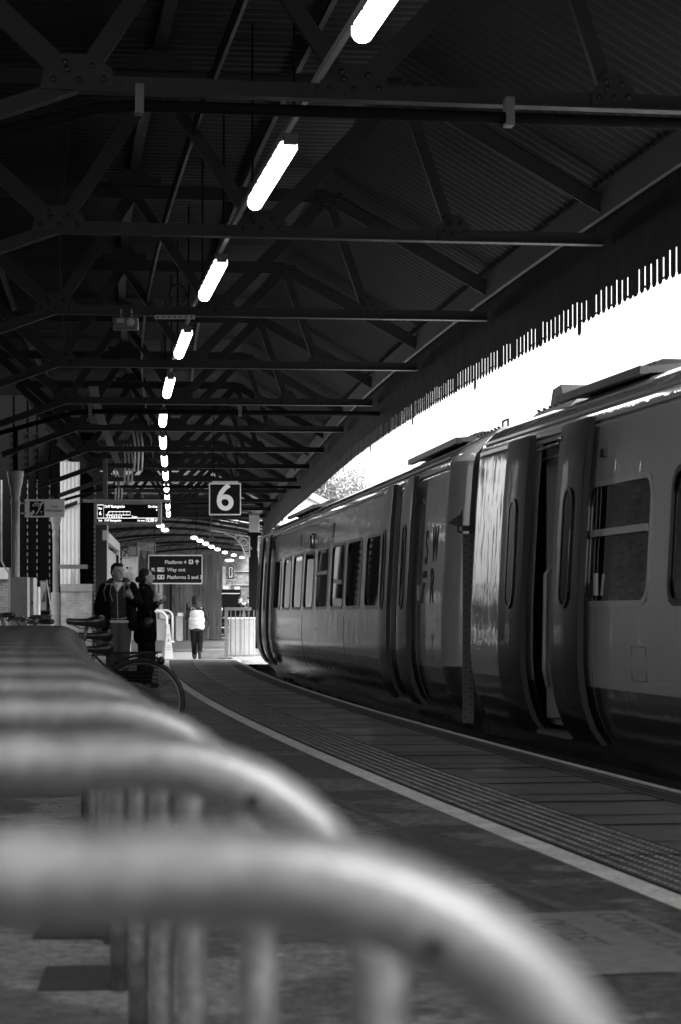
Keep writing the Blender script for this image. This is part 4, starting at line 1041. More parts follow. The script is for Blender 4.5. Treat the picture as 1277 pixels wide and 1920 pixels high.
slab('box_body', 56, 73, 1100, 1172, 52, .3, M['dirtywhite'], t, bevel=.03, zb=.3); slab('box_stand', 60, 70, 1150, 1172, 52.1, .1, M['dkgrey'], t, zb=0)
t = thing('grit_bin', 'white grit bin with a dark grey lid beside the steel cabinet', 'bin'); d = 45.0
X0, X1 = AX(57, d), AX(95, d); b = MB(); b.prism([(X0 + .03, d, 0), (X1 - .03, d, 0), (X1, d, .84), (X0, d, .84)], (0, .4, 0)); b.build('bin_body', M['dirtywhite'], t, bevel=.02)
b = MB(); b.prism([(X0 - .01, d - .03, .84), (X1 + .01, d - .03, .84), (X1 + .01, d - .01, .97), (X1 - .05, d + .0, 1.0), (X0 + .02, d + .0, 1.0), (X0 - .01, d - .01, .97)], (0, .46, 0)); b.build('lid', M['dkgrey'], t, bevel=.01)
t = thing('poster_frame', 'narrow framed poster between the two iron columns', 'poster')
slab('frame', 74.5, 88, 1088, 1146, 66, .06, M['dkgrey'], t); slab('poster', 76, 86.5, 1091, 1144, 65.99, .005, M['grey'], t)
q = MB(); d = 65.98; q.prism([(AX(77, d), d, AZ(1130, d)), (AX(85, d), d, AZ(1105, d)), (AX(85, d), d, AZ(1128, d))], (0, -.003, 0)); q.build('poster_shape', M['dkgrey'], t)
t = thing('broom', 'pale broom handle leaning beside the second iron column', 'broom'); d = 61
q = MB(); q.tube([(AX(85, d), d + .3, AZ(1087, d)), (AX(110, d), d - .3, .04)], .016, 8); q.build('handle', M['iron_lt'], t, smooth=True)
q = MB(); q.box((AX(110, d), d - .3, .03), (.4, .08, .1)); q.build('brush', M['dkgrey'], t)
t = thing('steel_post', 'black steel stanchion standing just behind the man', 'post'); slab('stanchion', 178.5, 200.5, 984, 1172, 62, .4, M['black'], t, zb=-.2)
bb = MB(); bb.box((AX(177.1, 61.9), 61.925, 1.6), (AX(178.2, 61.9) - AX(176, 61.9), .05, 3.6))
for k in range(28): bb.box((AX(177, 61.9), 61.88, k * .12 + .05), (.025, .03, .05), mi=1)
bb.build('edge_strip', [M['midgrey'], M['matblack']], t)
# lit doorway building, its face running away from the camera
t = thing('doorway_kiosk', 'pale framed doorway with a grey panel inside, behind the man and the black post', 'kiosk', (AX(200.5, 62), 62, -.14), math.atan(.80 / 12))
k_ = MB(); k_.box((-.06, 6, 3.27), (.12, 12.0, .27)); k_.build('top_beam', M['grey'], t)
k_ = MB(); k_.box((-.05, 11.75, 1.57), (.10, .5, 3.13)); k_.build('jamb', M['dirtywhite'], t)
k_ = MB(); k_.box((-.05, 10.9, 1.5), (.06, .9, 3.0)); k_.build('door_gap', M['matblack'], t)
k_ = MB()
for i in range(40): y = .1 + i * .26; k_.add([(-.12, y, 0), (-.06 if i % 4 < 2 else -.1, y + .13, 0), (-.06 if i % 4 < 2 else -.1, y + .13, 3.0), (-.12, y, 3.0)], [(0, 1, 2, 3)]); k_.add([(-.06 if i % 4 < 2 else -.1, y + .13, 0), (-.12, y + .26, 0), (-.12, y + .26, 3.0), (-.06 if i % 4 < 2 else -.1, y + .13, 3.0)], [(0, 1, 2, 3)])
k_.build('door_panel', M['grey'], t)
# white wall with the fan
t = thing('plastered_wall', 'bright plastered wall end between the doorway and the brick arches', 'wall'); slab('wall', 229, 257.5, 1030, 1203, 88, .4, M['dirtywhite'], t, zb=-.1)
t = thing('extractor_fan', 'round wire fan guard mounted high on the bright plastered wall', 'fan'); d = 87.6; fx, fz = AX(236, d), AZ(1035, d)
q = MB()
for r_ in (.07, .13, .19, .25): q.tube([(fx + r_ * math.cos(a), d, fz + r_ * math.sin(a)) for a in [2 * math.pi * k / 24 for k in range(24)]], .010, 6, closed=True)
for k in range(6): a = math.pi * k / 6; q.tube([(fx - .25 * math.cos(a), d, fz - .25 * math.sin(a)), (fx + .25 * math.cos(a), d, fz + .25 * math.sin(a))], .008, 5)
q.build('guard', M['dkgrey'], t)
q = MB(); q.lathe([(.05, -.03), (.05, .1)], c=(fx, d + .05, fz), axis='y'); 
for k in range(4): a = R(45 + 90 * k); q.prism([(fx, d + .1, fz), (fx + .2 * math.cos(a), d + .1, fz + .2 * math.sin(a)), (fx + .2 * math.cos(a + .5), d + .13, fz + .2 * math.sin(a + .5))], (0, .01, 0))
q.build('blades', M['dkgrey'], t)
t = thing('wall_box', 'dark angled box bracket high on the plastered wall beside the fan', 'box'); slab('housing', 241, 258.5, 1022, 1043, 87.2, .5, M['dkgrey'], t, bevel=.03); slab('face_plate', 243, 255, 1026, 1041, 87.19, .01, M['midgrey'], t)
t = thing('alarm_sounder', 'tiny square sounder with a dark disc on the plastered wall', 'alarm'); slab('plate', 235, 242, 1060.5, 1068.5, 87.9, .05, M['white'], t); q = MB(); q.lathe([(.04, -.02), (.05, 0)], c=(AX(238.5, 87.9), 87.88, AZ(1064.5, 87.9)), axis='y'); q.build('disc', M['black'], t)
t = thing('wall_cupboard', 'grey arched cupboard below the sounder just behind the man’s head', 'cupboard'); q = MB(); d = 87.3; pts = rrect(AX(231, d), AX(248, d), 0, AZ(1073, d), .08); q.prism([(a, d, b) for a, b in pts], (0, .5, 0)); q.build('cupboard_body', M['grey'], t); slab('door_line', 239.2, 239.8, 1078, 1140, d - .005, .004, M['dkgrey'], t)
# brick arches
t = thing('arched_brick_wall', 'brick wall with two tall pointed recesses behind the woman', 'wall'); slab('wall', 257, 290, 1017, 1203, 90, .5, M['brick'], t, zb=-.1)
for x0, x1 in ((261, 268), (273.5, 281)):
    q = MB(); d = 89.98; a, b = AX(x0, d), AX(x1, d); zt = AZ(1033, d); zs = zt - .5
    q.prism([(a, d, 0), (b, d, 0), (b, d, zs), ((a + b) / 2 + .04, d, zt - .15), ((a + b) / 2, d, zt), ((a + b) / 2 - .04, d, zt - .15), (a, d, zs)], (0, -.02, 0)); q.build('recess', M['darkbrick'], t)
    q = MB(); q.tube([(a, d - .03, 0), (a, d - .03, zs), ((a + b) / 2, d - .03, zt)], .025, 6); q.tube([(b, d - .03, 0), (b, d - .03, zs), ((a + b) / 2, d - .03, zt)], .025, 6); q.build('recess_moulding', M['dkgrey'], t)
# hoarding of vertical boards
t = thing('board_hoarding', 'tall hoarding of weathered vertical boards behind the direction sign', 'hoarding'); d = 89.0
x = AX(289, d); xe = AX(415, d); k = 0; bm = MB()
while x < xe:
    wd = random.choice((.10, .13, .16, .2)); bm.box((x + wd / 2, d + .1 + random.uniform(-.05, .05), AZ(1044, d) / 2 + random.uniform(-.04, .02)), (wd - .012, .05, AZ(1044, d) + .2)); x += wd
bm.build('boards', M['wood'], t)
for x0, x1 in ((322.5, 328), (370.5, 374)): slab('brick_pier', x0, x1, 1046, 1203, d - .25, .2, M['darkbrick'], t, zb=-.1)
for x0 in (319, 349.5): slab('post', x0, x0 + 2.4, 1046 if x0 < 330 else 1130, 1203, d - .3, .1, M['iron_dk'], t, zb=-.1)
for x0, x1 in ((299, 304.5), (292, 295)): slab('downpipe', x0, x1, 1046, 1203, d - .4, .12, M['dirtywhite'], t, zb=-.1)
t = thing('stone_pedestal', 'stubby crumbling stone pedestal with a white cap at the foot of the hoarding', 'pedestal'); slab('shaft', 329.5, 342, 1155, 1203, 87, .3, M['plaster'], t, bevel=.03, zb=-.1); slab('cap', 333, 342.5, 1149, 1155.5, 86.9, .35, M['white'], t)
t = thing('stone_pedestal', 'stone pedestal with a white cap half hidden behind the white hoop barriers', 'pedestal'); slab('shaft', 293, 311, 1160, 1203, 87.5, .3, M['plaster'], t, bevel=.03, zb=-.1); slab('cap', 300, 318, 1152.5, 1160, 87.4, .35, M['dirtywhite'], t)

# ================================================================ hoops, cone, fence, white box
def hoop(x0, x1, ytop, d, r, label):
    t = thing('hoop_barrier', label, 'barrier', group='white hoop barriers'); z0 = gz(d); X0, X1, zt = AX(x0, d), AX(x1, d), AZ(ytop, d); rr = .25
    p = [(X1, d, z0), (X1, d, zt - rr)] + [(X1 - rr + rr * math.cos(R(a)), d, zt - rr + rr * math.sin(R(a))) for a in range(10, 91, 10)] + [(X0 + rr, d, zt)] + [(X0 + rr + rr * math.cos(R(a)), d, zt - rr + rr * math.sin(R(a))) for a in range(100, 181, 10)] + [(X0, d, z0)]
    q = MB(); q.tube(p, r, 12); q.build('hoop', M['white'], t, smooth=True)
    q = MB()
    for X in (X0, X1): q.lathe([(r * 2.2, 0), (r * 2.2, .02), (r * 1.2, .05)], c=(X, d, z0), n=16)
    q.build('base_plate', M['white'], t)
hoop(243, 312.5, 1146, 66, .042, 'thicker white tubular hoop barrier just behind the white cone'); hoop(262, 323.5, 1144.5, 84, .040, 'slimmer white tubular hoop barrier standing beyond the cone beside the hoarding')
t = thing('floor_cone', 'tall narrow white four sided caution cone standing on the platform', 'cone', (AX(314.5, 51.3), 51.3, 0), R(18))
q = MB(); s0, s1 = .105, .035; h = .78
q.add([(-s0, -s0, .03), (s0, -s0, .03), (s0, s0, .03), (-s0, s0, .03), (-s1, -s1, h), (s1, -s1, h), (s1, s1, h), (-s1, s1, h)], [(0, 1, 5, 4), (1, 2, 6, 5), (2, 3, 7, 6), (3, 0, 4, 7), (4, 5, 6, 7)]); q.build('cone_body', M['white'], t, bevel=.008)
q = MB(); q.box((0, 0, .016), (.27, .27, .03)); q.build('cone_base', M['white'], t, bevel=.006)
q = MB()
for z in (.22, .26, .30, .52, .56): wv = s0 + (s1 - s0) * (z - .03) / (h - .03); q.box((0, -wv - .001, z), (wv * 1.2, .003, .012))
q.prism([(0, -.081, .47), (-.03, -.085, .40), (.03, -.085, .40)], (0, -.002, 0)); q.build('caution_marks', M['grey'], t)
t = thing('platform_fence', 'grey metal barred fence panel across the end of the platform', 'fence'); d = 51.7
slab('post', 421.2, 427.2, 1139, 1238, d, .08, M['midgrey'], t, zb=0); slab('top_rail', 421, 471, 1138.6, 1144.6, d - .01, .09, M['midgrey'], t); slab('bottom_rail', 427, 500, 1227.5, 1229, d, .03, M['midgrey'], t)
for px in (433, 441.5, 450, 458, 467, 476, 485): slab('bar', px - .8, px + .8, 1144, 1229, d + .01, .02, M['midgrey'], t)
slab('post', 498, 503, 1139, 1238, d, .08, M['midgrey'], t, zb=0)
t = thing('white_cabinet', 'white panelled cabinet behind the barred fence beside the train end', 'cabinet'); d = 53.0
slab('cabinet_body', 429, 477, 1158.5, 1229, d, .5, M['plaster'], t); fr = MB()
slab('frame', 426.5, 479, 1157.5, 1160.5, d - .02, .04, M['white'], t); slab('door_line', 451, 451.8, 1161, 1226, d - .01, .02, M['grey'], t); slab('plinth', 430, 476, 1226, 1232, d + .01, .5, M['grey'], t)
slab('door_panel', 432, 449.5, 1163, 1225, d - .012, .012, M['cabpanel'], t); slab('door_panel', 453, 474, 1163, 1225, d - .012, .012, M['cabpanel'], t)

# ================================================================ FAR END OF THE STATION
t = thing('far_canopy', 'distant dark canopy with arched ribs and skylight chinks beyond the near roof', 'canopy')
q = MB()
def FP(u, y, z): p = C(u, y, z); return tuple(p)
for y0 in range(88, 168, 4):
    for (ua, za, ub, zb_) in ((-14, 5.6, -6, 5.4), (-6, 5.4, 2.4, 5.4)):
        if (y0 // 4) % 5 == 2 and ua == -6: ub_ = ub - 2.5
        else: ub_ = ub
        q.add([FP(ua, y0, za), FP(ub_, y0, zb_), FP(ub_, y0 + 3.97, zb_), FP(ua, y0 + 3.97, za)], [(0, 1, 2, 3)])
q.build('roof_sheets', M['farroof'], t)
for y in (90, 96, 102, 110, 120, 132, 146, 160):
    q = MB(); pts = [C(u, y, 4.15 + .95 * (1 - ((u + 3) / 6.5) ** 2) if abs(u + 3) < 6.5 else 4.15) for u in [-9.5 + k * .65 for k in range(21)]]
    q.tube(pts, .07, 6); q.tube([p + Vector((0, 0, .35)) for p in pts], .04, 6)
    for k in range(0, 20, 1): q.bar(pts[k], pts[k + 1] + Vector((0, 0, .35)), .03, .03)
    q.build('arched_rib', M['iron'], t)
t = thing('gable_screen', 'dark ragged gable screen closing the end of the near canopy with bright chinks', 'gable')
q = MB(); rr = random.Random(3); d = 89.5; x = C(-13, d).x
while x < C(2.2, d).x:
    wd = rr.choice((.25, .4, .6)); zb_ = 4.72 + rr.uniform(-.05, .05); segs = [(zb_, 8.0)]
    if rr.random() < .40:
        z1 = zb_ + rr.choice((.22, .45, .62)); segs = [(zb_, z1), (z1 + rr.uniform(.03, .09), 8.0)]
    for a, b in segs: q.box((x + wd / 2, d + rr.uniform(0, .05), (a + b) / 2), (wd - .004, .04, b - a))
    x += wd
q.build('boards', M['farroof'], t)
q = MB()
for z in (4.85, 5.3, 5.75): q.bar((C(-13, d).x, d - .1, z), (C(2.2, d).x, d - .1, z), .08, .07)
q.build('cross_beam', M['iron_dk'], t)
t = thing('brick_building', 'dim brick building at the far end of the station', 'building'); d = 150
slab('wall', 120, 620, 985, 1190, d, 2.0, M['brick'], t, zb=-.2)
for px in (383, 417, 470): slab('window', px, px + 6, 1062, 1100, d - .06, .1, M['dirtywhite'], t)
for py in (1071, 1096): slab('string_course', 120, 620, py, py + 1.2, d - .1, .12, M['plaster'], t)
slab('window', 396, 401, 1050, 1086, d - .06, .1, M['black'], t)
# iron column with the ornamental spandrel
t = thing('canopy_column', 'iron column with a pale scrollwork spandrel bracket at the end of the track', 'column'); d = 75.0; X = AX(475, d)
slab('shaft', 466.5, 484, 1000, 1200, d, .28, M['iron_dk'], t, zb=-1.1); slab('head_casing', 467, 485.5, 965, 998, d - .05, .4, M['iron_lt'], t); slab('head_beam', 463, 490, 998, 1004, d - .06, .42, M['iron_dk'], t)
def spandrel(s, x_in, par):
    q = MB(); outer = []; inner = []
    for k in range(13):
        a = R(90 * k / 12); outer.append((x_in + s * (-.82 + .82 * math.sin(a) * 1.0), AZ(996.5, d) - .05 - .62 * (1 - math.cos(a)) * .75)); inner.append((x_in + s * (-.82 + .78 * math.sin(a) ** 1.0 * .9), AZ(996.5, d) - .09 - .95 * (1 - math.cos(a))))
    n = len(outer)
    q.tube([(x, d, z) for x, z in inner], .03, 6); q.tube([(x, d, z) for x, z in outer], .022, 6)
    q.tube([(x_in, d, AZ(1000, d) - .1), (x_in, d, AZ(1045, d))], .025, 6)
    for k in range(4, 12, 2):
        cx = (outer[k][0] + inner[k][0]) / 2; cz = (outer[k][1] + inner[k][1]) / 2; rad = max(.04, (outer[k][1] - inner[k][1]) / 2 * .8)
        q.tube([(cx + rad * (1 - j / 26) * math.cos(j * .55), d, cz + rad * (1 - j / 26) * math.sin(j * .55)) for j in range(24)], .014, 5)
    q.build('spandrel', M['iron_lt'], par, smooth=True)
spandrel(1, X - .13, t); spandrel(-1, X + .16, t)
# far lamps
lf0 = None
for i, (px, py) in enumerate(((301, 986), (309.5, 994), (364.2, 1008.4), (375.2, 1014), (385.8, 1019.6), (396.7, 1025.3), (408, 1030.2), (421.8, 1036), (438.4, 1041), (453.5, 1045.4), (430.2, 1050.7), (451.4, 1052.8))):
    dd = (4.4 - CAMH) * F / (HY - py)
    if lf0 is None:
        lf0 = thing('strip_light', '', 'strip light'); q = MB(); q.ell((0, 0, 0), (.14, .32, .07), n=12, m=8); q.build('diffuser', M['lamp_far'], lf0, smooth=True); q = MB(); q.box((0, 0, .09), (.16, .6, .05)); q.build('housing', M['dkgrey'], lf0); L_ = lf0
    else: L_ = copy_tree(lf0)
    L_.location = (AX(px, dd), dd, 4.4); L_.rotation_euler.z = R(-9 if i < 10 else -60)
    tag(L_, 'small distant lit lamp under the far canopy, ' + ORD[i] + ' of the bending far row', 'strip light', 'distant lamps under the far canopy')
# dark kiosk, railings, bench, camera pole
t = thing('dark_kiosk', 'low black kiosk with a pale stripe at the far end of the platform', 'kiosk'); d = 112
slab('kiosk_body', 410, 450, 1105, 1200, d, 1.0, M['matblack'], t, zb=0); slab('stripe', 411.5, 449.5, 1112, 1113.6, d - .02, .02, M['grey'], t)
t = thing('railing', 'black upright railings beside the low kiosk', 'railing'); d = 111
for px in range(395, 411, 3): slab('bar', px, px + 1.2, 1105, 1200, d, .03, M['black'], t, zb=0)
slab('top_rail', 394, 411, 1112, 1114, d, .04, M['black'], t)
t = thing('information_totem', 'pale information totem with a lit face above the black kiosk', 'totem'); d = 116
slab('pole', 428, 432, 1085, 1200, d, .1, M['grey'], t, zb=0); slab('totem_head', 427, 438, 1062, 1086, d - .1, .3, M['black'], t); fr = MB()
for a in ((429.5, 1064), (434.6, 1064)): slab('head_frame', a[0], a[0] + 1, 1064, 1082, d - .12, .02, M['white'], t)
slab('head_frame', 429.5, 435.6, 1063.6, 1064.6, d - .12, .02, M['white'], t); slab('head_frame', 429.5, 435.6, 1081.5, 1082.5, d - .12, .02, M['white'], t); slab('shelf', 422, 442, 1086, 1088, d - .15, .4, M['grey'], t)
t = thing('service_boxes', 'pair of pale service boxes on top of the black kiosk', 'boxes'); slab('box', 418, 427, 1098, 1105, 112.2, .4, M['grey'], t); slab('box', 440, 449, 1100, 1105, 112.2, .4, M['plaster'], t)
t = thing('white_pipe', 'tall pale pipe on the far brick building beside the totem', 'pipe'); slab('pipe', 406, 409.5, 1072, 1110, 140, .15, M['dirtywhite'], t)
t = thing('camera_dome', 'small black round camera hanging under the far canopy above the lamps', 'camera'); q = MB(); d = 78; q.ell((AX(396.5, d), d, AZ(1006.5, d)), (.06, .06, .06)); q.build('dome', M['black'], t, smooth=True); q = MB(); q.tube([(AX(396.5, d), d, AZ(1004, d)), (AX(396.5, d), d, 4.75)], .012, 6); q.build('stem', M['black'], t)
# things seen through the gap above the train
t = thing('pale_shed', 'pale gabled shed roof showing between the valance and the train roof', 'shed'); d = 84
q = MB(); z0 = AZ(952, d); p0 = at(532, 905, d); p1 = at(560, 924, d); p2 = at(625, 956, d)
q.prism([(p0.x, d, -1), (p2.x, d, -1), (p2.x, d, p2.z), (p1.x, d, p1.z), (p0.x, d, p1.z)], (0, 6, 0)); q.build('wall', M['palewall'], t)
q = MB(); q.bar((p0.x, d - .05, p1.z + .12), (p1.x, d - .05, p1.z + .12), .3, .22); q.bar((p1.x, d - .05, p1.z + .12), (p2.x, d - .05, p2.z + .12), .3, .22); q.build('roof', M['plaster'], t)
def tree(px, py, d, rx, rz_, label, seed):
    rnd = random.Random(seed); c = at(px, py, d); t = thing('tree', label, 'tree', (c.x, d, -1.1)); H = c.z + 1.1
    q = MB(); q.tube([(0, 0, 0), (.1, 0, H * .4), (-.1, .1, H * .75)], [.28, .2, .08], 8)
    for k in range(7): a = rnd.uniform(0, 6.3); q.tube([(0, 0, H * .45 + k * .3), (math.cos(a) * rx * .6, math.sin(a) * rx * .6, H + rnd.uniform(-.4, .5) * rz_)], [.09, .02], 6)
    q.build('trunk', M['bark'], t); q = MB()
    cl = [(rnd.gauss(0, .42) * rx, rnd.gauss(0, .42) * rx, H + rnd.gauss(0, .42) * rz_) for _ in range(46)]
    for (x, y, z) in cl:
        for _ in range(130):
            dv = Vector((rnd.gauss(0, 1), rnd.gauss(0, 1), rnd.gauss(0, 1))) * .32 + Vector((x, y, z)); s = rnd.uniform(.05, .11); m3 = Matrix.Rotation(rnd.uniform(0, 6.3), 3, Vector((rnd.gauss(0, 1), rnd.gauss(0, 1), rnd.gauss(0, 1))).normalized())
            q.add([dv + m3 @ Vector(v) for v in ((-s, 0, 0), (0, -s * .5, 0), (s, 0, 0), (0, s * .5, 0))], [(0, 1, 2, 3)])
    q.build('crown', M['leaf'], t)
tree(597, 915, 132, 1.6, 1.3, 'pale leafy tree behind the shed, seen between valance and train roof', 5)
tree(650, 925, 136, 1.4, 1.3, 'smaller sparse tree beside the leafy one above the train roof', 9)

# ================================================================ PEOPLE
def blob(name, shapes, m, parent, vox=.012, smooth=4, base=None):
    q = MB()
    for s in shapes:
        if s[0] == 'c': q.cap(s[1], s[2], s[3], s[4], n=14)
        else: q.ell(s[1], s[2], n=18, m=12, rot=(Matrix.Rotation(s[3], 3, 'Z') if len(s) > 3 else None))
    o = q.build(name, m, parent)
    r_ = o.modifiers.new('join', 'REMESH'); r_.mode = 'VOXEL'; r_.voxel_size = vox; r_.use_smooth_shade = True
    if smooth: sm = o.modifiers.new('smooth', 'SMOOTH'); sm.factor = .5; sm.iterations = smooth
    return o
def head(c, yaw, s=1.0):
    c = Vector(c); Rm = Matrix.Rotation(yaw, 3, 'Z'); P = lambda x, y, z: c + Rm @ Vector((x, y, z)) * s
    sh = [('e', P(0, .012, .03), (.076 * s, .092 * s, .095 * s), yaw), ('e', P(0, -.022, -.04), (.060 * s, .066 * s, .078 * s), yaw), ('e', P(0, -.062, -.092), (.028 * s, .024 * s, .022 * s), yaw),
          ('c', P(0, -.086, .018), .010 * s, P(0, -.106, -.022), .014 * s), ('e', P(.078, .012, -.005), (.012 * s, .022 * s, .032 * s), yaw), ('e', P(-.078, .012, -.005), (.012 * s, .022 * s, .032 * s), yaw),
          ('e', P(0, -.07, .035), (.055 * s, .018 * s, .012 * s), yaw), ('c', P(0, .01, -.06), .052 * s, P(0, .03, -.17), .056 * s)]
    return sh, P
def face(P, yaw, s, parent):
    q = MB()
    for sx in (-1, 1): q.ell(P(sx * .031, -.080, .012), (.011 * s, .007 * s, .006 * s), rot=Matrix.Rotation(yaw, 3, 'Z'), n=10, m=6)
    q.build('eyes', M['eye'], parent, smooth=True)
    q = MB(); q.ell(P(0, -.086, -.056), (.023 * s, .007 * s, .007 * s), rot=Matrix.Rotation(yaw, 3, 'Z'), n=10, m=6); q.build('lips', M['lips'], parent, smooth=True)
    q = MB()
    for sx in (-1, 1): q.ell(P(sx * .031, -.085, .034), (.016 * s, .005 * s, .004 * s), rot=Matrix.Rotation(yaw, 3, 'Z'), n=10, m=6)
    q.build('eyebrows', M['hair'], parent, smooth=True)
def hand(wr, dr, up, curl=.6):
    wr, dr, up = Vector(wr), Vector(dr).normalized(), Vector(up).normalized(); sd = dr.cross(up).normalized(); up = sd.cross(dr)
    sh = [('c', wr, .024, wr + dr * .035, .026)]
    for k in (-1.5, -.5, .5, 1.5):
        a = wr + dr * .03 + sd * (.012 * k); b = wr + dr * .082 + sd * (.0185 * k); L = (.034, .040, .037, .028)[int(k + 1.5)]
        c = b + (dr * math.cos(curl) - up * math.sin(curl)) * L; e = c + (dr * math.cos(curl * 2) - up * math.sin(curl * 2)) * L * .8
        sh += [('c', a, .014, b, .0115), ('c', b, .010, c, .009), ('c', c, .009, e, .0075)]
    a = wr + dr * .025 - sd * .018; b = a - sd * .035 + dr * .025 - up * .012; c = b + dr * .032 - up * .01
    sh += [('c', a, .014, b, .011), ('c', b, .0105, c, .009)]
    return sh
def shoe(x, y, z=0, ang=0.0, pitch=0.0):
    Rm = Matrix.Rotation(ang, 3, 'Z') @ Matrix.Rotation(pitch, 3, 'X'); P = lambda a, b, c: Vector((x, y, z)) + Rm @ Vector((a, b, c))
    return [('c', P(0, .05, .045), .042, P(0, -.06, .04), .042), ('c', P(0, -.06, .035), .042, P(0, -.15, .03), .032), ('c', P(0, .05, .05), .04, P(0, .04, .10), .045)]

# the man
d = 30.5; t = thing('person', 'man in an open black coat over a zipped hoodie looking towards the train', 'person', (AX(228, d), d, 0))
yaw = R(38); hs, P = head((-.045, -.02, 1.575), yaw, 1.04)
legs = [('c', (-.105, 0, .90), .092, (-.125, -.02, .50), .062), ('c', (-.125, -.02, .50), .056, (-.14, .02, .09), .040), ('c', (.025, 0, .90), .092, (.03, -.04, .50), .062), ('c', (.03, -.04, .50), .056, (.01, .0, .09), .040)]
torso = [('e', (-.04, 0, .98), (.15, .105, .13)), ('e', (-.045, 0, 1.18), (.16, .11, .19)), ('e', (-.045, .0, 1.33), (.175, .10, .11)), ('c', (-.21, 0, 1.385), .055, (.11, 0, 1.40), .055)]
armL = [('c', (-.23, .0, 1.375), .05, (-.305, .02, 1.12), .040), ('c', (-.305, .02, 1.12), .038, (-.28, -.03, .90), .028)]
armR = [('c', (.135, .0, 1.39), .05, (.225, -.03, 1.17), .040), ('c', (.225, -.03, 1.17), .038, (.155, -.17, 1.245), .026)]
body = blob('body', hs + legs + torso + armL + armR + hand((.15, -.175, 1.25), (-.35, -.1, .55), (-.1, -1, 0), .9) + hand((-.28, -.03, .90), (.05, -.05, -1), (-1, 0, 0), .5), M['skin'], t, .0085, 2)
face(P, yaw, 1.04, t)
blob('hair', [('e', P(0, .028, .055), (.082, .088, .082), yaw), ('e', P(0, .055, .01), (.076, .062, .085), yaw), ('e', P(0, -.035, .098), (.055, .05, .03), yaw)], M['hair'], t, .009, 2)
blob('trousers', [('c', (-.105, 0, .90), .112, (-.125, -.02, .50), .083), ('c', (-.125, -.02, .52), .082, (-.14, .02, .09), .068), ('c', (.03, 0, .90), .112, (.035, -.04, .50), .083), ('c', (.035, -.04, .52), .082, (.01, .0, .09), .068), ('e', (-.04, 0, .92), (.155, .115, .11)), ('e', (-.13, -.06, .47), (.06, .05, .10)), ('e', (.04, -.07, .46), (.06, .05, .09))], M['trousers'], t, .014, 3)
blob('hoodie', [('e', (-.04, -.012, 1.05), (.155, .125, .12)), ('e', (-.045, -.012, 1.2), (.168, .13, .18)), ('e', (-.045, -.005, 1.33), (.16, .11, .10))], M['hoodie'], t, .012, 3)
blob('shirt', [('e', (-.045, -.045, 1.385), (.055, .075, .06)), ('c', (-.08, -.06, 1.43), .02, (-.045, -.115, 1.34), .02), ('c', (-.01, -.06, 1.43), .02, (-.045, -.115, 1.34), .02), ('c', (-.13, -.105, .925), .020, (.09, -.105, .925), .020)], M['shirt'], t, .008, 2)
blob('hood', [('c', (-.15, -.05, 1.36), .035, (-.16, .04, 1.46), .04), ('c', (-.16, .04, 1.46), .04, (-.05, .10, 1.50), .045), ('c', (-.05, .10, 1.50), .045, (.07, .04, 1.47), .04), ('c', (.07, .04, 1.47), .04, (.06, -.05, 1.38), .034)], M['hood'], t, .011, 3)
coat = [('c', (-.23, .01, 1.375), .072, (-.315, .03, 1.12), .066), ('c', (-.315, .03, 1.12), .064, (-.29, -.02, .92), .056), ('c', (.135, .01, 1.39), .070, (.235, -.02, 1.17), .062), ('c', (.235, -.02, 1.17), .060, (.175, -.14, 1.225), .048),
        ('c', (-.17, -.05, 1.36), .06, (-.205, -.07, .88), .075), ('c', (.085, -.05, 1.36), .055, (.145, -.07, .88), .06), ('c', (-.20, .03, 1.3), .08, (-.24, .03, .86), .085), ('c', (.11, .03, 1.3), .07, (.15, .03, .86), .065),
        ('e', (-.045, .09, 1.1), (.20, .07, .28)), ('c', (-.19, .02, 1.40), .055, (.10, .02, 1.41), .055)]
blob('coat', coat, M['coat'], t, .013, 3)
q = MB(); q.bar((-.045, -.148, 1.34), (-.035, -.140, .95), .008, .006); q.build('zip', M['grey'], t)
q = MB(); q.tube([(-.13, -.09, 1.40), (-.14, -.15, 1.30), (-.105, -.155, 1.20)], .004, 6); q.tube([(.055, -.09, 1.40), (.05, -.15, 1.32), (.045, -.155, 1.24)], .004, 6); q.build('drawstring', M['grey'], t)
q = MB(); q.tube([(.10, -.12, 1.43), (.12, -.17, 1.32), (.155, -.14, 1.20)], .012, 6); q.tube([(-.19, -.10, 1.42), (-.225, -.13, 1.33), (-.20, -.14, 1.2)], .010, 6); q.build('bag_strap', M['dkgrey'], t, smooth=True)
blob('shoes', shoe(-.14, .02, 0, R(-10)) + shoe(.01, 0, 0, R(20)), M['shoe'], t, .01, 2)

# the woman, facing the train
d = 32.0; t = thing('person', 'woman with tied dark hair in a long black coat holding a white paper cup', 'person', (AX(275, d), d, 0))
yaw = R(100); hs, P = head((.0, 0, 1.535), yaw, .96)
legs = [('c', (-.05, .06, .82), .085, (-.04, .07, .46), .056), ('c', (-.04, .07, .46), .05, (-.10, .08, .09), .036), ('c', (.02, -.07, .82), .085, (.05, -.06, .46), .056), ('c', (.05, -.06, .46), .05, (.0, -.05, .09), .036)]
torso = [('e', (-.01, 0, .9), (.11, .15, .13)), ('e', (-.015, 0, 1.12), (.10, .14, .2)), ('e', (-.02, 0, 1.3), (.095, .16, .10)), ('c', (-.02, -.13, 1.345), .05, (-.02, .13, 1.345), .05)]
arm = [('c', (-.03, -.17, 1.34), .045, (-.01, -.20, 1.08), .038), ('c', (-.01, -.20, 1.08), .036, (.15, -.17, 1.165), .024), ('c', (-.02, .17, 1.34), .045, (.03, .2, 1.08), .038), ('c', (.03, .2, 1.08), .036, (.17, .12, 1.19), .024)]
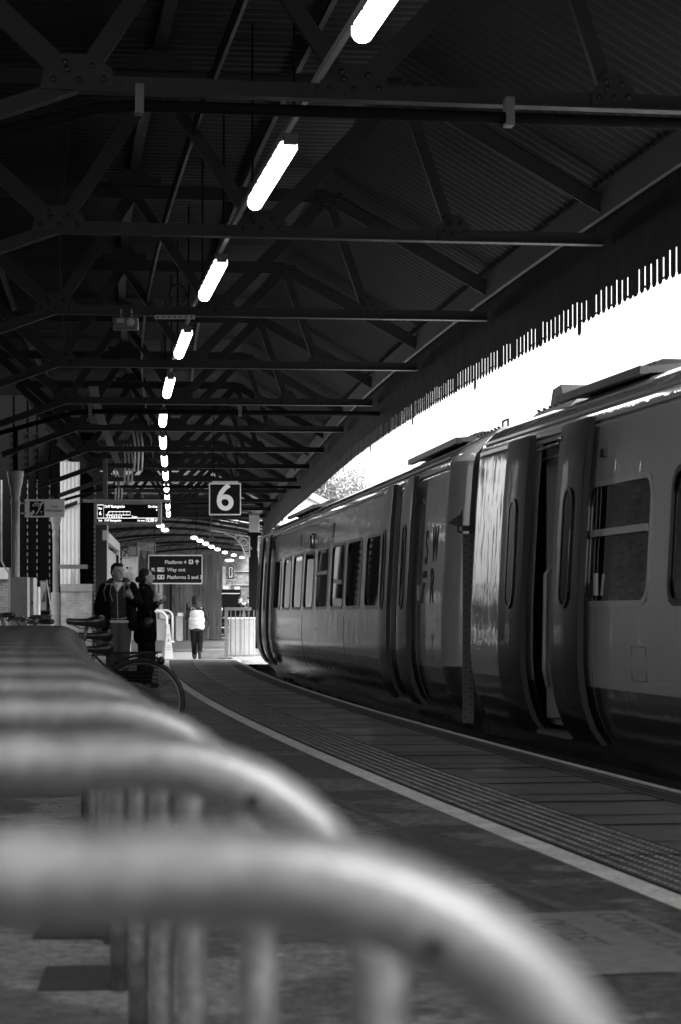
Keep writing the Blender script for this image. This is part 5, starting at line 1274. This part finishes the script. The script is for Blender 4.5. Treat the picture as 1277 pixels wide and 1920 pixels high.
body = blob('body', hs + legs + torso + arm + hand((.15, -.17, 1.165), (1, .1, .15), (0, 0, -1), .9) + hand((.17, .12, 1.19), (.8, -.4, .3), (0, 0, -1), .8), M['skin'], t, .0085, 2)
face(P, yaw, .96, t)
blob('hair', [('e', P(0, .030, .045), (.084, .085, .088), yaw), ('e', P(0, .05, -.01), (.075, .06, .08), yaw), ('e', P(0, .125, -.03), (.042, .042, .045), yaw)], M['hair'], t, .009, 2)
blob('trousers', [('c', (-.05, .06, .82), .10, (-.04, .07, .46), .085), ('c', (-.04, .07, .46), .085, (-.09, .08, .10), .078), ('c', (.02, -.07, .82), .10, (.05, -.06, .46), .085), ('c', (.05, -.06, .46), .085, (.0, -.05, .10), .078)], M['darktrousers'], t, .014, 3)
blob('coat', [('e', (-.02, 0, 1.3), (.125, .185, .12)), ('e', (-.015, 0, 1.12), (.125, .165, .22)), ('c', (-.04, -.08, 1.0), .12, (-.075, -.08, .70), .105), ('c', (.03, -.08, 1.0), .10, (.04, -.08, .70), .10), ('c', (-.04, .08, 1.0), .12, (-.075, .08, .70), .105), ('c', (.03, .08, 1.0), .10, (.04, .08, .70), .10),
              ('c', (-.03, -.17, 1.335), .068, (-.01, -.21, 1.08), .058), ('c', (-.01, -.21, 1.08), .056, (.13, -.175, 1.155), .042), ('c', (-.02, .17, 1.335), .068, (.03, .21, 1.08), .058), ('c', (.03, .21, 1.08), .056, (.15, .13, 1.18), .042),
              ('c', (-.05, -.09, 1.42), .045, (-.05, .09, 1.42), .045), ('c', (.03, -.07, 1.40), .035, (-.06, -.08, 1.43), .04)], M['coat'], t, .013, 2)
blob('handbag', [('e', (.02, -.20, .90), (.10, .05, .09)), ('c', (-.05, -.2, .92), .03, (.09, -.2, .92), .03)], M['black'], t, .012, 2)
q = MB(); q.tube([(-.06, -.19, .95), (-.05, -.23, 1.15), (-.03, -.2, 1.4)], .010, 6); q.tube([(.09, -.19, .95), (.06, -.21, 1.1)], .008, 6); q.build('handbag_strap', M['black'], t, smooth=True)
blob('shoes', shoe(-.10, .08, 0, yaw) + shoe(.0, -.05, 0, yaw), M['shoe'], t, .01, 2)
c = thing('paper_cup', 'white paper cup with a lid held by the woman', 'cup', (AX(275, d) + .155, d + .07, 1.205)); q = MB(); q.lathe([(.026, 0), (.036, .095)], n=18); q.build('cup_body', M['cup'], c, smooth='auto'); q = MB(); q.lathe([(.038, .095), (.038, .102), (.034, .104), (.033, .115)], n=18); q.build('cup_lid', M['white'], c, smooth='auto')
c = thing('phone', 'small dark phone in the woman’s raised hand', 'phone', (AX(275, d) + .235, d - .17, 1.185), R(15)); q = MB(); q.box((0, 0, 0), (.10, .06, .012)); q.build('case', M['black'], c, bevel=.004)

# the walker in the pale vest, seen from behind
d = 58.0; t = thing('person', 'person in a pale reflective vest walking away down the platform', 'person', (AX(369, d), d, -.14))
yaw = R(170); hs, P = head((-.045, -.03, 1.47), yaw, .98)
lg = [('c', (-.085, 0, .78), .08, (-.07, -.02, .43), .055), ('c', (-.07, -.02, .43), .05, (-.055, 0, .08), .036), ('c', (.075, 0, .78), .08, (.09, -.06, .45), .055), ('c', (.09, -.06, .45), .05, (.085, -.22, .17), .036)]
blob('body', hs + lg + [('e', (0, 0, .95), (.15, .11, .22)), ('e', (-.005, 0, 1.18), (.17, .11, .18)), ('c', (-.18, 0, 1.27), .045, (-.25, .03, 1.03), .036), ('c', (-.25, .03, 1.03), .034, (-.2, .22, 1.0), .026), ('c', (.17, 0, 1.27), .045, (.25, .03, 1.03), .036), ('c', (.25, .03, 1.03), .034, (.2, .22, 1.0), .026)] + hand((-.2, .22, 1.0), (.3, 1, 0), (0, 0, 1)) + hand((.2, .22, 1.0), (-.3, 1, 0), (0, 0, 1)), M['skin'], t, .011, 2)
blob('jacket', [('e', (0, 0, .92), (.165, .125, .22)), ('e', (0, 0, 1.18), (.18, .12, .17)), ('c', (-.18, 0, 1.26), .062, (-.255, .03, 1.03), .055), ('c', (-.255, .03, 1.03), .053, (-.21, .2, 1.0), .042), ('c', (.17, 0, 1.26), .062, (.255, .03, 1.03), .055), ('c', (.255, .03, 1.03), .053, (.21, .2, 1.0), .042), ('e', (0, 0, .74), (.155, .12, .07))], M['hoodie'], t, .014, 3)
blob('vest', [('e', (0, 0, .93), (.19, .15, .19)), ('e', (0, 0, 1.15), (.195, .14, .16)), ('c', (-.12, 0, 1.26), .06, (.11, 0, 1.26), .06), ('c', (-.09, 0, .83), .11, (.09, 0, .83), .11), ('c', (-.11, 0, 1.0), .10, (.11, 0, 1.0), .10)], M['hivis'], t, .014, 3)
q = MB()
for z in (.87, .99):
    q.tube([(.198 * math.cos(a), .158 * math.sin(a), z) for a in [2 * math.pi * k / 24 for k in range(24)]], .006, 6, closed=True)
q.build('reflective_band', M['hivis2'], t, smooth=True)
blob('hood', [('e', (.01, -.05, 1.34), (.11, .09, .07)), ('c', (-.06, -.06, 1.36), .05, (.07, -.06, 1.37), .05), ('e', (0, -.05, 1.41), (.085, .08, .05))], M['hood'], t, .012, 3)
blob('hair', [('e', (-.045, -.05, 1.51), (.088, .104, .098)), ('e', (-.045, -.08, 1.45), (.08, .075, .085))], M['hair'], t, .012, 2)
blob('trousers', [('c', (-.085, 0, .72), .09, (-.07, -.02, .43), .078), ('c', (-.07, -.02, .43), .076, (-.055, 0, .07), .062), ('c', (.075, 0, .72), .09, (.09, -.06, .45), .078), ('c', (.09, -.06, .45), .076, (.085, -.20, .19), .06)], M['darktrousers'], t, .014, 3)
blob('shoes', shoe(-.055, 0, 0, R(175)) + [('c', (.085, -.25, .17), .04, (.085, -.20, .02), .04)], M['shoe'], t, .012, 2)

# seated and standing people far off
def seated(px, d, label, fx=1, hatmat='coat', coatm='coat', lean=.0):
    t = thing('person', label, 'person', (AX(px, d), d, 0)); hs, P = head((.0 + lean, 0, 1.2), R(90), 1.0)
    blob('body', hs + [('c', (-.1, 0, .55), .11, (-.05 + lean, 0, 1.0), .12), ('c', (-.08, -.08, .52), .08, (.34, -.1, .5), .06), ('c', (.34, -.1, .5), .055, (.36, -.1, .08), .04), ('c', (-.08, .08, .52), .08, (.34, .1, .5), .06), ('c', (.34, .1, .5), .055, (.30, .1, .08), .04), ('c', (-.04, -.16, 1.02), .05, (.05, -.19, .75), .04), ('c', (.05, -.19, .75), .04, (.25, -.12, .82), .03), ('c', (-.04, .16, 1.02), .05, (.05, .19, .75), .04), ('c', (.05, .19, .75), .04, (.25, .12, .82), .03)] + hand((.25, -.12, .82), (1, .2, .2), (0, 0, 1)) + hand((.25, .12, .82), (1, -.2, .2), (0, 0, 1)), M['skin'], t, .013, 2)
    blob('coat', [('c', (-.1, 0, .58), .15, (-.06 + lean, 0, 1.0), .155), ('c', (-.04, -.16, 1.02), .07, (.05, -.2, .75), .06), ('c', (.05, -.2, .75), .06, (.22, -.13, .81), .05), ('c', (-.04, .16, 1.02), .07, (.05, .2, .75), .06), ('c', (.05, .2, .75), .06, (.22, .13, .81), .05)], M[coatm], t, .016, 3)
    blob('trousers', [('c', (-.08, -.08, .53), .10, (.34, -.1, .52), .08), ('c', (.34, -.1, .5), .075, (.36, -.1, .10), .06), ('c', (-.08, .08, .53), .10, (.34, .1, .52), .08), ('c', (.34, .1, .5), .075, (.30, .1, .10), .06)], M['darktrousers'], t, .016, 3)
    blob('hat' if hatmat == 'hood' else 'hair', [('e', P(0, .01, .06), (.09, .1, .085)), ('e', P(0, .04, .02), (.085, .075, .09))], M[hatmat], t, .013, 2)
    blob('shoes', shoe(.36, -.1, 0, R(90)) + shoe(.30, .1, 0, R(90)), M['shoe'], t, .012, 2)
seated(398, 97.6, 'person in a beanie sitting on the far bench facing the train', hatmat='hood', lean=.04); seated(409, 98.4, 'hunched person with thick hair sitting further along the far bench', hatmat='hair', coatm='hoodie', lean=.10)
t = thing('bench', 'metal bench under the two seated people at the far end of the platform', 'bench', (AX(400, 98), 98, 0)); q = MB(); q.box((.0, 0, .40), (1.5, 1.6, .04)); q.build('seat', M['grey'], t)
for x in (-.6, .0, .5):
    for y in (-.7, .7): q = MB(); q.tube([(x, y, 0), (x, y, .39)], .025, 6); q.build('leg', M['black'], t)
q = MB(); q.box((-.35, 0, .75), (.04, 1.6, .35)); q.build('backrest', M['dkgrey'], t)
t = thing('pole', 'thin grey pole standing in front of the seated people', 'pole'); slab('upright', 404.9, 406.2, 1148, 1191, 95, .05, M['grey'], t, zb=0)
q = MB(); q.box((AX(405.5, 95), 95.02, .015), (.2, .2, .03)); q.build('foot', M['grey'], t)
def standing(px, d, label, coatm, yaw):
    t = thing('person', label, 'person', (AX(px, d), d, 0)); s = 1 if yaw > 0 else -1; hs, P = head((0, 0, 1.6), yaw, 1.0)
    blob('body', hs + [('c', (0, .08, .85), .08, (0, .09, .45), .055), ('c', (0, .09, .45), .05, (0, .09, .08), .036), ('c', (0, -.08, .85), .08, (0, -.09, .45), .055), ('c', (0, -.09, .45), .05, (0, -.09, .08), .036), ('e', (0, 0, 1.15), (.11, .16, .3)), ('c', (0, -.18, 1.38), .05, (.02 * s, -.2, 1.15), .04), ('c', (.02 * s, -.2, 1.15), .04, (.2 * s, -.1, 1.38), .028), ('c', (0, .18, 1.38), .05, (.02 * s, .2, 1.12), .04), ('c', (.02 * s, .2, 1.12), .04, (.2 * s, .1, 1.25), .028)] + hand((.2 * s, -.1, 1.38), (.5 * s, 0, .8), (0, -1, 0)) + hand((.2 * s, .1, 1.25), (s, 0, .3), (0, 0, 1)), M['skin'], t, .013, 2)
    blob('coat', [('e', (0, 0, 1.15), (.14, .19, .33)), ('c', (0, -.12, 1.4), .07, (0, .12, 1.4), .07), ('c', (0, -.18, 1.37), .07, (.02 * s, -.21, 1.14), .06), ('c', (.02 * s, -.21, 1.14), .06, (.17 * s, -.11, 1.35), .045), ('c', (0, .18, 1.37), .07, (.02 * s, .21, 1.12), .06), ('c', (.02 * s, .21, 1.12), .06, (.17 * s, .11, 1.23), .045)], M[coatm], t, .016, 3)
    blob('trousers', [('c', (0, .08, .88), .11, (0, .09, .45), .08), ('c', (0, .09, .45), .08, (0, .09, .1), .07), ('c', (0, -.08, .88), .11, (0, -.09, .45), .08), ('c', (0, -.09, .45), .08, (0, -.09, .1), .07)], M['darktrousers'], t, .016, 3)
    blob('hair', [('e', P(0, .02, .05), (.086, .092, .085))], M['hair'], t, .013, 2); blob('shoes', shoe(0, .09, 0, yaw) + shoe(0, -.09, 0, yaw), M['shoe'], t, .012, 2)
standing(450, 100, 'person in a dark coat raising a drink behind the barred fence', 'coat', R(80)); standing(465, 101, 'dark dressed person facing another beside the end of the train', 'hoodie', R(-80))
